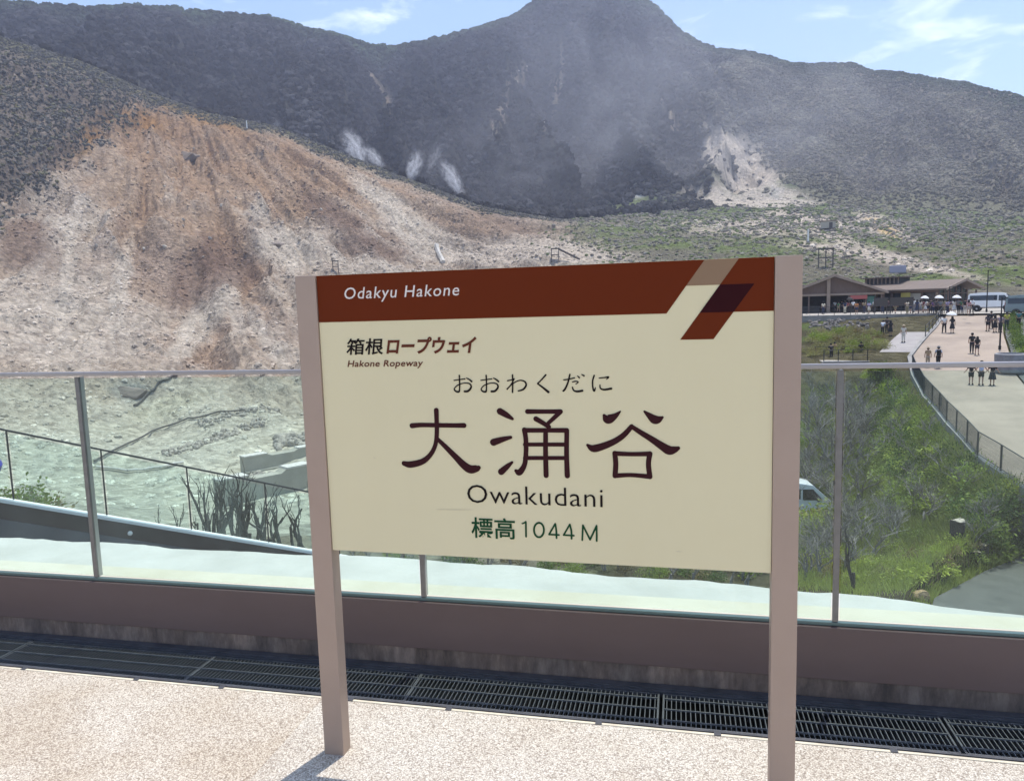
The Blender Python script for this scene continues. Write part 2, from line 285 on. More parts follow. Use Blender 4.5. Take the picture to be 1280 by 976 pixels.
def text(name, body, box, m, shear=0.0, bold=0.0, spacing=1.0):     # box: photo pixels tl, tr, bl on the board
    c = bpy.data.curves.new(name, 'FONT'); c.body = body; c.shear = shear; c.offset = bold; c.space_character = spacing; c.resolution_u = 3; c.extrude = 0.0
    t = bpy.data.objects.new(name, c); COL.objects.link(t); bpy.context.view_layer.update()
    me = bpy.data.meshes.new_from_object(t.evaluated_get(bpy.context.evaluated_depsgraph_get())); bpy.data.objects.remove(t)
    co = np.array([v.co[:] for v in me.vertices]); lo, hi = co.min(0), co.max(0)
    (u0, z0), (u1, z1), (u2, z2) = [sg(*q) for q in box]
    for v in me.vertices:
        a = (v.co.x-lo[0])/(hi[0]-lo[0]); b_ = (hi[1]-v.co.y)/(hi[1]-lo[1])
        v.co = (u0+a*(u1-u0)+b_*(u2-u0)*0, FY-0.0016, (z0+z1)/2+b_*(z2-z0))
    bm = bmesh.new(); bm.from_mesh(me)
    for f in bm.faces:
        f.normal_update()
        if f.normal.y > 0: f.normal_flip()
    bm.to_mesh(me); bm.free(); me.materials.clear(); me.materials.append(m); me.name = name
    return link(bpy.data.objects.new(name, me), board)
text('lettering', 'Odakyu Hakone', ((429, 358), (573, 356), (429, 377)), wht_m, 0.17, 0.004, 1.12)
text('lettering', '箱根', ((431, 424), (477, 422), (431, 444.5)), ink_m, 0.12, 0.014)
text('lettering', 'ロープウェイ', ((481, 421.5), (595, 420.5), (481, 442.5)), brn_m, 0.2, 0.034)
text('lettering', 'Hakone Ropeway', ((433, 451), (528, 449.5), (433, 461.5)), brn_m, 0.2, 0.012, 1.05)
text('lettering', 'Owakudani', ((583, 608), (753, 609), (583, 630.5)), ink_m, 0.0, -0.006, 1.05)
text('lettering', '標高', ((588, 647), (643, 648), (588, 673)), grn_m, 0.0, 0.012)
K5 = (580, 600, 7.11)
def stroke(mb, pts, closed=False):           # pts: (px, py, half-width px) on the board, drawn as one tapered brush stroke
    P = [(*sg(x, y), w*0.00245) for x, y, w in pts]
    # Catmull-Rom smoothing
    Q = []
    for i in range(len(P)-1):
        a, b_, c, d = P[max(i-1, 0)], P[i], P[i+1], P[min(i+2, len(P)-1)]
        for k in range(6):
            t = k/6; Q.append(tuple(0.5*(2*b_[j]+(c[j]-a[j])*t+(2*a[j]-5*b_[j]+4*c[j]-d[j])*t*t+(3*b_[j]-a[j]-3*c[j]+d[j])*t**3) for j in range(3)))
    Q.append(P[-1])
    L, Rr = [], []
    for i, (u, z, w) in enumerate(Q):
        a, b_ = Q[max(i-1, 0)], Q[min(i+1, len(Q)-1)]; dx, dz = b_[0]-a[0], b_[1]-a[1]; k = math.hypot(dx, dz) or 1
        L.append((u-dz/k*w, z+dx/k*w)); Rr.append((u+dz/k*w, z-dx/k*w))
    stroke.k = (stroke.k+1) % 5; y = FY-0.0012-0.00012*stroke.k
    vs = [(u, y, z) for u, z in L]+[(u, y, z) for u, z in Rr]; n = len(L)
    mb.add(vs, [(i, i+1, n+i+1, n+i) for i in range(n-1)])
    for (u, z, w) in (Q[0], Q[-1]):
        mb.add([(u, y-0.00003, z)]+[(u+w*math.cos(2*math.pi*i/14), y-0.00003, z+w*math.sin(2*math.pi*i/14)) for i in range(14)], [(0, 1+i, 1+(i+1) % 14) for i in range(14)])
stroke.k = 0
def glyph(name, strokes, m, ox=0, oy=0, k=1.0, base=None, slope=0.0):
    mb = MB()
    for st in strokes: stroke(mb, [((base[0]+x/base[2]) if base else x, (base[1]+y/base[2]) if base else y, w) for x, y, w in st])
    me = bpy.data.meshes.new(name); me.from_pydata(mb.v, [], mb.f); me.materials.append(m)
    return link(bpy.data.objects.new(name, me), board)
glyph('lettering', [[(727.5, 675.5, 1.15), (727.9, 666, 1.15), (728.3, 657.2, 1.15)], [(728.3, 657, 1.15), (732.8, 666, 1.15), (737.3, 675, 1.15)], [(737.3, 675, 1.15), (741.5, 666, 1.15), (745.4, 657.6, 1.15)], [(745.4, 657.6, 1.15), (745.6, 667, 1.15), (745.6, 676.5, 1.15)]], grn_m)
glyph('lettering', [[(514, 390, 0.9), (530, 384, 1.0), (546, 374, 1.1)], [(546, 376, 1.2), (547, 440, 1.2), (548, 506, 1.2)],
    [(663+44*math.sin(a*math.pi/8), 447-64*math.cos(a*math.pi/8), 1.25) for a in range(17)],
    [(806, 394, 1.1), (780, 440, 1.1), (753, 486, 1.1)], [(753, 487, 1.1), (800, 489, 1.1), (842, 491, 1.1)], [(808, 392, 1.15), (817, 450, 1.2), (819, 519, 1.2)],
    [(936, 400, 1.1), (910, 446, 1.1), (883, 492, 1.1)], [(883, 492, 1.1), (930, 495, 1.1), (974, 497, 1.1)], [(938, 398, 1.15), (952, 460, 1.2), (953, 524, 1.2)]], grn_m, base=K5)
K1 = (490, 500, 6.737)
glyph('kanji', [[(368, 88, 3.3), (370, 150, 3.1), (372, 215, 3.0), (372, 290, 3.0), (360, 380, 2.9), (320, 460, 3.1), (250, 520, 3.9), (150, 545, 4.4), (95, 535, 3.2)],
                [(163, 218, 3.5), (240, 212, 3.0), (380, 214, 3.0), (520, 216, 3.0), (602, 216, 3.3)],
                [(378, 330, 2.6), (450, 400, 3.3), (530, 480, 4.0), (600, 550, 5.0), (655, 585, 5.6), (710, 578, 4.4), (725, 572, 3.0)]], kan_m, base=K1)
K2 = (480, 480, 3.2)
glyph('kanji', [[(462, 110, 4.3), (490, 126, 3.6), (512, 140, 1.9)], [(436, 234, 4.6), (470, 223, 3.6), (505, 214, 2.1)], [(467, 352, 4.3), (490, 332, 3.4), (511, 314, 1.6)],
                [(572, 111, 3.1), (620, 111, 2.8), (670, 111, 2.8), (705, 111, 3.0)], [(704, 112, 3.0), (680, 135, 2.7), (655, 158, 2.4)],
                [(606, 140, 3.3), (630, 154, 3.0), (658, 172, 2.8)],
                [(560, 184, 3.2), (566, 225, 3.1), (566, 280, 3.1), (560, 325, 3.2), (540, 355, 4.0), (526, 348, 2.2)],
                [(560, 186, 3.0), (650, 186, 2.9), (730, 186, 3.0)], [(562, 243, 2.6), (650, 243, 2.6), (726, 243, 2.6)], [(562, 297, 2.6), (650, 297, 2.6), (726, 297, 2.6)],
                [(645, 188, 3.0), (645, 280, 3.2), (647, 367, 3.3)], [(730, 186, 3.0), (729, 280, 3.1), (732, 368, 3.4)]], kan_m, base=K2)
K3 = (670, 500, 6.737)
glyph('kanji', [[(708, 98, 1.0), (670, 132, 3.2), (620, 160, 5.6), (592, 160, 5.0), (572, 132, 2.0)], [(912, 98, 1.3), (950, 130, 3.4), (995, 165, 5.4), (1030, 165, 4.6), (1064, 148, 1.6)],
                [(804, 224, 2.8), (740, 295, 3.4), (660, 350, 3.8), (560, 392, 4.4), (480, 410, 4.6), (432, 382, 1.8)],
                [(806, 226, 2.6), (880, 275, 3.2), (970, 330, 3.8), (1060, 390, 4.8), (1120, 425, 5.6), (1165, 420, 4.2), (1197, 408, 2.4)],
                [(662, 450, 3.1), (670, 540, 3.2), (664, 640, 3.2)], [(662, 452, 3.0), (810, 458, 2.7), (958, 455, 3.0)], [(958, 455, 3.2), (946, 540, 3.1), (958, 648, 3.2)], [(664, 640, 3.0), (800, 634, 2.6), (958, 648, 3.0)]], kan_m, base=K3)
K4 = (560, 460, 6.095)
def oo(dx): return [[(42+dx, 95, 0.75), (80+dx, 90, 0.7), (125+dx, 84, 0.8)], [(82+dx, 58, 1.0), (84+dx, 110, 0.95), (84+dx, 160, 0.9), (78+dx, 182, 1.2), (55+dx, 178, 1.1), (44+dx, 160, 0.8), (70+dx, 132, 0.75), (120+dx, 116, 0.7), (162+dx, 122, 0.9), (172+dx, 148, 1.2), (150+dx, 176, 1.4), (122+dx, 180, 1.3)], [(138+dx, 78, 0.7), (160+dx, 90, 1.0), (176+dx, 104, 1.2)]]
kana = {'o': oo(0), 'o2': oo(205),
 'wa': [[(488, 54, 1.0), (490, 120, 0.95), (488, 186, 1.0)], [(450, 98, 0.8), (480, 92, 0.8), (500, 84, 0.9)], [(500, 86, 0.8), (475, 130, 0.8), (447, 162, 1.0)], [(452, 156, 0.8), (490, 120, 0.75), (540, 96, 0.8), (580, 104, 1.0), (592, 132, 1.2), (570, 164, 1.2), (532, 176, 0.9)]],
 'ku': [[(742, 54, 1.1), (710, 90, 0.9), (680, 120, 0.95)], [(680, 120, 0.9), (720, 150, 1.2), (762, 184, 1.6)]],
 'da': [[(880, 92, 0.8), (920, 86, 0.8), (962, 76, 0.8)], [(926, 50, 1.0), (912, 110, 1.1), (890, 160, 1.2), (876, 176, 1.2)], [(946, 108, 0.7), (970, 102, 0.8), (990, 108, 0.7), (972, 124, 0.6)], [(946, 148, 0.9), (956, 172, 1.0), (985, 180, 1.3), (1022, 174, 1.3)], [(985, 62, 0.6), (998, 74, 1.1)], [(1016, 50, 0.6), (1034, 60, 1.1)]],
 'ni': [[(1112, 58, 1.0), (1100, 100, 0.95), (1102, 150, 1.0), (1112, 176, 1.2), (1122, 150, 0.5)], [(1150, 78, 0.7), (1190, 74, 0.8), (1222, 70, 1.0), (1205, 88, 0.5)], [(1156, 130, 0.7), (1160, 156, 0.9), (1190, 166, 1.2), (1242, 158, 1.4)]]}
for k_ in kana: glyph('kana', kana[k_], ink_m, base=K4)
scr_m = mat('scratch_grey', (0.45, 0.37, 0.28), 0.7)
for px, py, ln in ((545, 637, 46), (845, 689.5, 7), (466, 572, 3)):
    mb = MB(); stroke(mb, [(px, py, 0.14), (px+ln/2, py+0.4, 0.2), (px+ln, py+0.3, 0.1)]); me = bpy.data.meshes.new('scratch'); me.from_pydata(mb.v, [], mb.f); me.materials.append(scr_m); link(bpy.data.objects.new('scratch', me), board)
# ================================================================== TERRAIN: one sheet, fan of bearings x distances round the station
_perm = np.random.default_rng(11).permutation(256); _perm = np.concatenate([_perm, _perm, _perm])
_g = np.random.default_rng(12).normal(size=(256, 2)); _g /= np.linalg.norm(_g, axis=1)[:, None]
def perlin(x, y):
    xi, yi = np.floor(x).astype(int), np.floor(y).astype(int); xf, yf = x-xi, y-yi; xi &= 255; yi &= 255
    u, v = xf*xf*xf*(xf*(xf*6-15)+10), yf*yf*yf*(yf*(yf*6-15)+10)
    def G(a, b, dx, dy): g = _g[_perm[_perm[(xi+a) & 255]+((yi+b) & 255)]]; return g[..., 0]*dx+g[..., 1]*dy
    a = G(0, 0, xf, yf); b = G(1, 0, xf-1, yf); c = G(0, 1, xf, yf-1); d = G(1, 1, xf-1, yf-1)
    return (a+u*(b-a))+v*((c+u*(d-c))-(a+u*(b-a)))
def fbm(x, y, o=4, g=0.5):
    s = 0; a = 1.0
    for k in range(o): s = s+a*perlin(x*2**k+17.3*k, y*2**k-9.1*k); a *= g
    return s
def sm(a, b, x): t = np.clip((x-a)/(b-a), 0, 1); return t*t*(3-2*t)
th = np.radians(np.concatenate([np.arange(-80, -41, 0.8), np.arange(-41, 41, 0.088), np.arange(41, 80, 0.8)]))
DD = np.concatenate([np.geomspace(4.5, 24, 14)[:-1], np.geomspace(24, 60, 90)[:-1], np.geomspace(60, 470, 400)[:-1], np.geomspace(470, 1030, 170)[:-1], np.geomspace(1030, 2600, 16)])
curves = [
 [(-300, 1900, 4.6), (1600, 1900, 4.6)],
 [(-300, 720, 26), (0, 700, 26), (250, 700, 28), (400, 705, 30), (700, 715, 30), (960, 735, 28), (1170, 750, 26), (1300, 775, 25), (1600, 850, 25)],
 [(-300, 650, 55), (0, 645, 55), (250, 655, 55), (400, 650, 52), (700, 640, 46), (1020, 645, 45), (1100, 640, 44), (1200, 655, 36), (1300, 650, 36), (1600, 650, 36)],
 [(-300, 590, 115), (0, 590, 115), (150, 600, 110), (300, 598, 105), (385, 590, 105), (600, 520, 100), (800, 450, 95), (1000, 402, 95), (1090, 397, 95), (1180, 393, 95), (1280, 390, 95), (1600, 385, 95)],
 [(-300, 520, 150), (0, 520, 150), (200, 515, 150), (385, 515, 145), (600, 440, 150), (800, 370, 150), (1000, 360, 150), (1280, 358, 145), (1600, 350, 145)],
 [(-300, 440, 190), (0, 440, 190), (200, 435, 190), (385, 420, 195), (600, 366, 220), (700, 340, 220), (800, 325, 230), (1000, 315, 240), (1280, 318, 230), (1600, 325, 230)],
 [(-300, 260, 290), (0, 270, 290), (150, 275, 290), (300, 275, 290), (400, 280, 285), (500, 298, 290), (600, 310, 290), (700, 302, 290), (800, 295, 310), (1000, 288, 320), (1280, 300, 310), (1600, 310, 310)],
 [(-300, -60, 430), (0, 45, 420), (100, 75, 420), (150, 98, 415), (200, 120, 410), (260, 141, 400), (345, 157, 390), (430, 192, 380), (500, 220, 370), (600, 258, 350), (700, 276, 360), (800, 270, 400), (900, 266, 430), (1000, 262, 440), (1100, 268, 440), (1280, 284, 430), (1600, 300, 430)],
 [(-300, 60, 520), (0, 75, 520), (200, 150, 510), (345, 195, 490), (430, 226, 480), (500, 246, 480), (600, 272, 470), (700, 273, 470), (800, 263, 490), (900, 250, 510), (1000, 246, 520), (1100, 252, 520), (1280, 270, 510), (1600, 290, 510)],
 [(-300, 25, 640), (0, 35, 640), (200, 80, 640), (345, 112, 650), (430, 132, 650), (500, 150, 650), (600, 152, 660), (700, 145, 680), (760, 142, 680), (830, 150, 680), (900, 160, 660), (1000, 172, 650), (1100, 182, 640), (1280, 204, 640), (1600, 250, 640)],
 [(-300, 5, 780), (-100, 2, 780), (0, 3, 780), (45, 8, 780), (115, 9, 790), (175, 9, 790), (225, 12, 800), (300, 18, 810), (340, 23, 820), (400, 39, 840), (465, 56, 860), (500, 58, 870), (550, 48, 900), (590, 37, 930), (640, 20, 960), (655, 10, 970), (675, -4, 975), (700, -16, 980), (730, -22, 985), (765, -19, 985), (795, -9, 980), (815, 4, 970), (830, 18, 950), (850, 37, 920), (875, 54, 890), (900, 61, 870), (940, 64, 850), (985, 76, 830), (1005, 78, 820), (1060, 76, 810), (1090, 86, 800), (1130, 89, 790), (1200, 101, 780), (1250, 112, 770), (1280, 119, 760), (1400, 143, 750), (1600, 190, 740)]]
Dk, Zk = [], []
for k, c in enumerate(curves):
    P = [at(*q) for q in c]; t = np.array([math.atan2(p.x, p.y) for p in P]); d = np.array([q[2] for q in c]); z = np.array([p.z for p in P])
    if k == 0: z = z*0-9.0
    d_, z_ = np.interp(th, t, d), np.interp(th, t, z)
    w = 3 if k == 10 else 15; ker = np.hanning(2*w+3)[1:-1]; ker /= ker.sum()
    if k: d_, z_ = [np.convolve(np.pad(q, w, mode='edge'), ker, 'valid') for q in (d_, z_)]
    Dk.append(d_); Zk.append(z_)
Dk.append(Dk[-1]*1.5); Zk.append(Zk[-1]*0.55); Dk.append(Dk[-1]*0+2500); Zk.append(Zk[-1]*0+10)
Dk, Zk = np.array(Dk), np.array(Zk)
Z = np.stack([np.interp(DD, Dk[:, i], Zk[:, i]) for i in range(len(th))])          # (theta, D)
ker = np.hanning(9)[1:-1]; ker /= ker.sum()
Zs = np.stack([np.convolve(np.pad(r_, 3, mode='edge'), ker, 'valid') for r_ in Z]); Z = Zs
TH, DG = np.meshgrid(th, DD, indexing='ij'); X, Y = DG*np.sin(TH), DG*np.cos(TH)
Kd = lambda k: np.repeat(Dk[k][:, None], len(DD), 1)
# --- where is what (real places on the ground)
def pix(X, Y, Z):
    dx, dy, dz = X, Y, Z-EYE; zc = dx*CF.x+dy*CF.y+dz*CF.z; zc = np.maximum(zc, 1e-3)
    return 640+FPX*(dx*CR.x+dy*CR.y+dz*CR.z)/zc, 488-FPX*(dx*CU.x+dy*CU.y+dz*CU.z)/zc
SX, SY = pix(X, Y, Z); SX = np.where(np.abs(TH) > 1.0, np.sign(TH)*4000, SX)
left = 1-sm(640, 800, SX)                                  # the fumarole slope side
n1 = fbm(X/60, Y/60, 4); n2 = fbm(X/14+5, Y/14, 4); n3 = fbm(X/4, Y/4+3, 3)
slope_m = left*sm(120, 170, DG)*(1-sm(Kd(7)*0.985, Kd(7)*1.0, DG))                  # bare slope
mount = sm(Kd(7)*1.0, Kd(7)*1.12, DG)
# --- relief
apx = at(225, 112, 455); AN = np.arctan2(X-apx.x, apx.y-Y); AD = np.hypot(X-apx.x, apx.y-Y)   # flow fans out from the top of the spur
run = fbm(AN*9+n1*0.7, AD/140, 4)                         # gullies that run down the slope
rill = np.abs(fbm(AN*34+n1*1.0, AD/95+7, 3))*sm(-0.5, 0.3, fbm(X/90+3, Y/90, 2))
taper = 1-sm(0.9, 1.0, DG/Kd(7))*(DG < Kd(7)*1.05)
Z = Z + slope_m*taper*(-13.0*np.abs(run)+3.0 + 5.5*n1 + 2.4*n2 + 0.55*n3 - 3.0*rill)
rid = 1-np.abs(fbm(TH*9+0.25*n1, DG/420, 4))*2.2
tz = mount*np.clip((Kd(10)-DG)/160, 0, 1)*sm(Kd(8)*0.98, Kd(8)*1.22, DG)
Z = Z + tz*((rid*60-36)*(1-0.55*sm(850, 1000, SX)) + (6*n2*1.2 + 14*n1)*(1-0.5*sm(850, 1000, SX)))
Z = Z + mount*2.0*n2*np.clip((Kd(10)*1.02-DG)/20, 0, 1)
flats = (1-left)*sm(115, 180, DG)*(1-mount)
Z = Z + flats*(4.5*n1+1.8*n2+0.45*n3)
valley = left*sm(35, 70, DG)*(1-sm(120, 170, DG))
Z = Z + valley*(0.9*n2+0.28*n3+1.2*n1)
near = (1-sm(60, 100, DG))
Z = Z + near*(0.35*n3+0.3*n2)*sm(14, 24, DG)
# --- plaza and road on the right
PLZ = -0.95
RL = [at(1420, 690, 30), at(1290, 606, 35.5), at(1228, 577, 40), at(1190, 527, 46.5), at(1160, 488, 54), at(1145, 460, 62), at(1140, 437, 69), at(1156, 418, 77), at(1172, 404, 86), at(1183, 396, 97)]
rD = np.array([math.hypot(p.x, p.y) for p in RL]); rZ = np.array([p.z for p in RL]); rT = np.array([math.atan2(p.x, p.y) for p in RL])
rZ = np.interp(rD, [30, 40, 62, 77, 97], [-6.9, -6.25, -4.6, -2.9, PLZ-0.02])
def zroad(D): return np.interp(D, rD, rZ)
def tleft(D): return np.interp(D, rD, rT)
inroad = (DG*(TH-tleft(DG)))                                # metres to the right of the road's left edge
rz_ = zroad(DG)
near_r = (DG > 26) & (DG < 99) & (TH > 0.3)
bank = rz_-0.30-1.0*np.maximum(-inroad-0.6, 0)
Z = np.where(near_r & (inroad > -0.6), rz_-0.22, np.where(near_r, np.maximum(Z, bank), Z))
ter = (DG > 62.5) & (DG < 76) & (SX > 1015) & (inroad < -0.6); Z = np.where(ter, np.minimum(Z, -5.2), Z)
pth = (DG > 64) & (DG < 84) & (inroad > -3.2) & (inroad < -0.3); Z = np.where(pth, rz_-0.11, Z)
hol = sm(940, 1000, SX)*(1-sm(1085, 1140, SX))*sm(29, 33, DG)*(1-sm(47, 54, DG)); Z = Z-0.25*hol
pl = (DG >= 95) & (DG < 128) & (SX > 985)
Z = np.where(pl, PLZ-0.22, Z); pl2 = (DG >= 128) & (DG < 150) & (SX > 985)
Z = np.where(pl2, np.minimum(Z, PLZ-0.2+(DG-128)*0.5), Z)
# lower asphalt pad, bottom right
PADZ = -9.15
PAD = [at(1168, 747, 26.0), at(1232, 712, 28.7), at(1285, 692, 30), at(1420, 700, 30), at(1420, 860, 22), at(1290, 775, 24.6)]
def inpoly(px, py, poly):
    r_ = np.zeros(px.shape, bool); n = len(poly); j = n-1
    for i in range(n):
        xi, yi, xj, yj = poly[i].x, poly[i].y, poly[j].x, poly[j].y
        with np.errstate(divide='ignore', invalid='ignore'): r_ ^= ((yi > py) != (yj > py)) & (px < (xj-xi)*(py-yi)/(yj-yi)+xi)
        j = i
    return r_
pad = [Vector((p.x, p.y, 0)) for p in [atz(1168, 747, PADZ), atz(1232, 713, PADZ), atz(1285, 692, PADZ), atz(1420, 690, PADZ), atz(1420, 1000, PADZ), atz(1150, 810, PADZ)]]
big = [p*1.0 for p in pad]; cx_ = sum((p for p in pad), Vector())/6; big = [cx_+(p-cx_)*1.25 for p in pad]
Z = np.where(inpoly(X, Y, big), np.minimum(Z, PADZ-0.12), Z); Z = np.where((DG < 25.2) & (TH > -0.2), np.minimum(Z, -9.9), Z)
SX, SY = pix(X, Y, Z); SX = np.where(np.abs(TH) > 1.0, np.sign(TH)*4000, SX)
# --- ground colours, with gully shade painted into the rills
def blob(cx, cy, rx, ry, a=0.0, soft=0.5):
    dx, dy = SX-cx, SY-cy; c, s = math.cos(a), math.sin(a); u, v = (dx*c+dy*s)/rx, (-dx*s+dy*c)/ry
    return 1-sm(1-soft, 1+soft, np.sqrt(u*u+v*v)+0.55*n2+0.45*n1)
A = np.empty(X.shape+(3,)); A[:] = (0.37, 0.305, 0.24)
def paint(mask, col, k=1.0):
    global A; m_ = (np.clip(mask, 0, 1)*k)[..., None]; A = A*(1-m_)+np.array(col)*m_
sl = left*sm(120, 185, DG)*(1-mount)
paint(sl*sm(-0.1, 0.35, n2+0.6*n3), (0.44, 0.38, 0.31), 0.75)
paint(sl*sm(0.0, 0.4, run+0.3*n2), (0.30, 0.21, 0.145), 0.7)
paint(sl*sm(0.10, 0.45, n1-0.3*n2), (0.335, 0.25, 0.175), 0.6); paint(sl*sm(0.05, 0.4, fbm(AN*16+2, AD/60+4, 4)), (0.28, 0.22, 0.175), 0.45); paint(sl*sm(0.12, 0.42, fbm(AN*22+9, AD/110+1, 4)), (0.48, 0.43, 0.36), 0.65)
for b_ in ((230, 190, 130, 42, 0.5), (330, 215, 120, 40, 0.5), (200, 145, 60, 18, 0.3), (300, 170, 90, 16, 0.3), (420, 225, 90, 22, 0.45), (530, 262, 90, 18, 0.35), (170, 240, 60, 50, 0.9), (270, 300, 70, 40, 0.8), (620, 285, 60, 12, 0.3)):
    paint(sl*blob(*b_), (0.30, 0.195, 0.115), 0.62)
for b_ in ((160, 150, 40, 14, 0.2), (215, 130, 30, 9, 0.4), (265, 150, 40, 9, 0.3), (95, 175, 30, 18, 0)):
    paint(sl*blob(*b_), (0.33, 0.185, 0.07), 0.8)
for b_ in ((500, 265, 40, 14, 0.6), (540, 295, 50, 16, 0.5), (470, 245, 40, 10, 0.7), (260, 390, 16, 60, 0.55), (235, 420, 14, 50, 0.6), (590, 320, 60, 14, 0.1), (650, 315, 70, 14, 0.1), (380, 310, 60, 24, 0.1), (60, 420, 110, 60, 0), (150, 360, 10, 70, 0.2), (85, 340, 9, 70, 0.1)):
    paint(sl*blob(*b_), (0.50, 0.45, 0.375), 0.65)
rl1 = np.abs(fbm(AN*34+n1*1.0, AD/95+7, 3)); rl2 = np.abs(fbm(AN*70+n1*1.4+4, AD/60+2, 3))
paint(sl*(1-sm(0.0, 0.07, rl1)), (0.21, 0.15, 0.11), 0.3); paint(sl*(1-sm(0.0, 0.06, rl2))*sm(-0.1, 0.25, n1), (0.20, 0.15, 0.11), 0.25)  # rill lines: gully shade put into the ground colour
for b_ in ((30, 300, 40, 30, 0.2), (250, 340, 30, 40, 0.5), (290, 330, 40, 20, 0.6), (460, 310, 50, 16, 0.1), (420, 270, 60, 14, 0.6)):
    paint(sl*blob(*b_), (0.15, 0.098, 0.072), 0.7)
paint(left*(DG > 40)*(1-sm(120, 190, DG))*sm(0.05, 0.35, fbm(X/25, Y/9, 4)), (0.46, 0.42, 0.34), 0.5)
for b_ in ((200, 512, 50, 16, -0.3), (120, 540, 40, 14, 0)): paint(sl*blob(*b_), (0.56, 0.53, 0.33), 0.55)
for b_ in ((345, 560, 40, 12, 0), (300, 580, 40, 10, -0.3), (380, 545, 30, 10, 0)): paint(left*(DG > 60)*(DG < 190)*blob(*b_), (0.40, 0.27, 0.15), 0.6)
for b_ in ((165, 490, 28, 16, 0.3),): paint(sl*blob(*b_), (0.17, 0.20, 0.22), 0.8)
paint(left*(DG > 40)*(1-sm(110, 180, DG)), (0.60, 0.585, 0.49), 0.85)
# scrub on the upper left of the spur
scrub_line = np.interp(SX, (-200, 0, 60, 100, 140, 200, 260), (350, 272, 225, 190, 158, 128, 100))
scrub = left*(DG > 200)*sm(-26, 40, scrub_line-SY+40*n2+26*n3)*(1-mount)
paint(scrub, (0.125, 0.108, 0.092), 0.88)
crestscrub = left*sm(0.955, 0.985, DG/Kd(7)+0.02*n2)*(1-mount)
paint(crestscrub, (0.12, 0.12, 0.07), 0.8)
# flats: rough grass, grey scrub, bare pale ground
fl = (1-left)*(DG > 100)*(1-mount)
paint(fl, (0.155, 0.145, 0.105)); paint(fl*sm(-0.05, 0.3, n1+0.5*n2), (0.125, 0.165, 0.055), 0.85); paint(fl*sm(0.15, 0.4, n2), (0.26, 0.225, 0.185), 0.6)
paint((1-sm(620, 760, SX+40*n1))*sm(500, 640, SX)*(DG > 230)*(1-mount), (0.22, 0.165, 0.125), 0.7)
for b_ in ((940, 285, 110, 11, 0.05), (985, 266, 60, 10, 0.3), (1050, 300, 60, 8, 0.3), (1090, 320, 110, 7, 0.18), (1030, 310, 70, 6, 0.1), (1105, 282, 48, 13, 0.45), (1000, 275, 60, 8, 0.1), (1160, 335, 90, 5, 0.2), (700, 312, 80, 14, 0.1), (640, 322, 90, 12, 0)):
    paint((1-mount)*blob(*b_)*(DG > 110), (0.46, 0.40, 0.33), 0.85)
paint((1-mount)*blob(1105, 285, 22, 6, 0.5)*(DG > 110), (0.55, 0.40, 0.19), 0.8)
# mountain floor below the wood
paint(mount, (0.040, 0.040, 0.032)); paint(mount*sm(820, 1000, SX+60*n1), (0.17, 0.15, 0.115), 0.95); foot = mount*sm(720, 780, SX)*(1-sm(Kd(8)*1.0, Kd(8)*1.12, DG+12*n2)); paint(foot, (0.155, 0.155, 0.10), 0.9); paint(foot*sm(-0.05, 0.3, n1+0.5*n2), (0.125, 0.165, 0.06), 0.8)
rock = mount*(blob(925, 208, 58, 27, 1.0, 0.8)+blob(948, 238, 62, 24, 0.7, 0.8)+blob(905, 184, 22, 14, 0.8, 0.8)+blob(990, 258, 60, 15, 0.4, 0.8)+blob(900, 248, 40, 10, 0.2, 0.8))
rock = np.clip(rock, 0, 1)*sm(-0.65, -0.1, n2+0.5*n3); paint(rock, (0.50, 0.44, 0.365), 0.92); paint(mount*blob(792, 241, 16, 7), (0.6, 0.58, 0.54), 0.9)
strk = mount*(blob(484, 118, 5, 22, -0.25)+blob(640, 110, 9, 32, 0.5)+blob(690, 130, 7, 40, 0.35)+blob(625, 150, 7, 26, 0.3)+blob(840, 150, 5, 34, -0.5)+blob(468, 100, 3, 14, -0.6)+blob(700, 85, 5, 22, 0.3))
strk = np.clip(strk, 0, 1)*sm(-0.35, 0.25, fbm(TH*160, DG/90, 3)); paint(strk, (0.30, 0.24, 0.17), 0.75)
bare = np.clip(rock+strk*0.8, 0, 1)
# foreground ground on the right: grass and dirt
nr = (DG < 100)*(1-sm(560, 760, -SX+1400)) if False else (DG < 100)*sm(640, 760, SX)
paint(nr, (0.115, 0.105, 0.06)); paint(nr*sm(0, 0.3, n2), (0.10, 0.15, 0.04), 0.8)
paint((DG < 42)*left, (0.30, 0.28, 0.21), 0.8)
emb = (DG > 80)*(DG < 95)*(SX > 960)*(SX < 1090); paint(emb*sm(395, 412, 424-SY+12), (0.24, 0.21, 0.185), 0.7)
NT, ND = X.shape
co = np.stack([X, Y, Z], -1).reshape(-1, 3).astype(np.float32)
idx = np.arange(NT*ND).reshape(NT, ND); q4 = np.stack([idx[:-1, :-1], idx[:-1, 1:], idx[1:, 1:], idx[1:, :-1]], -1).reshape(-1, 4)[:, ::-1]
def np_mesh(name, co, quads, n=4):
    me = bpy.data.meshes.new(name); me.vertices.add(len(co)); me.vertices.foreach_set('co', np.ascontiguousarray(co, np.float32).ravel())
    me.loops.add(quads.size); me.loops.foreach_set('vertex_index', np.ascontiguousarray(quads, np.int32).ravel())
    me.polygons.add(len(quads)); me.polygons.foreach_set('loop_start', np.arange(0, quads.size, n, dtype=np.int32)); me.polygons.foreach_set('loop_total', np.full(len(quads), n, np.int32))
    me.update(calc_edges=True); return me
tme = np_mesh('terrain', co, q4)
at_ = tme.attributes.new('ground_colour', 'FLOAT_COLOR', 'POINT'); at_.data.foreach_set('color', np.concatenate([A.reshape(-1, 3), np.ones((NT*ND, 1))], 1).astype(np.float32).ravel())
tme.polygons.foreach_set('use_smooth', np.ones(len(q4), bool))
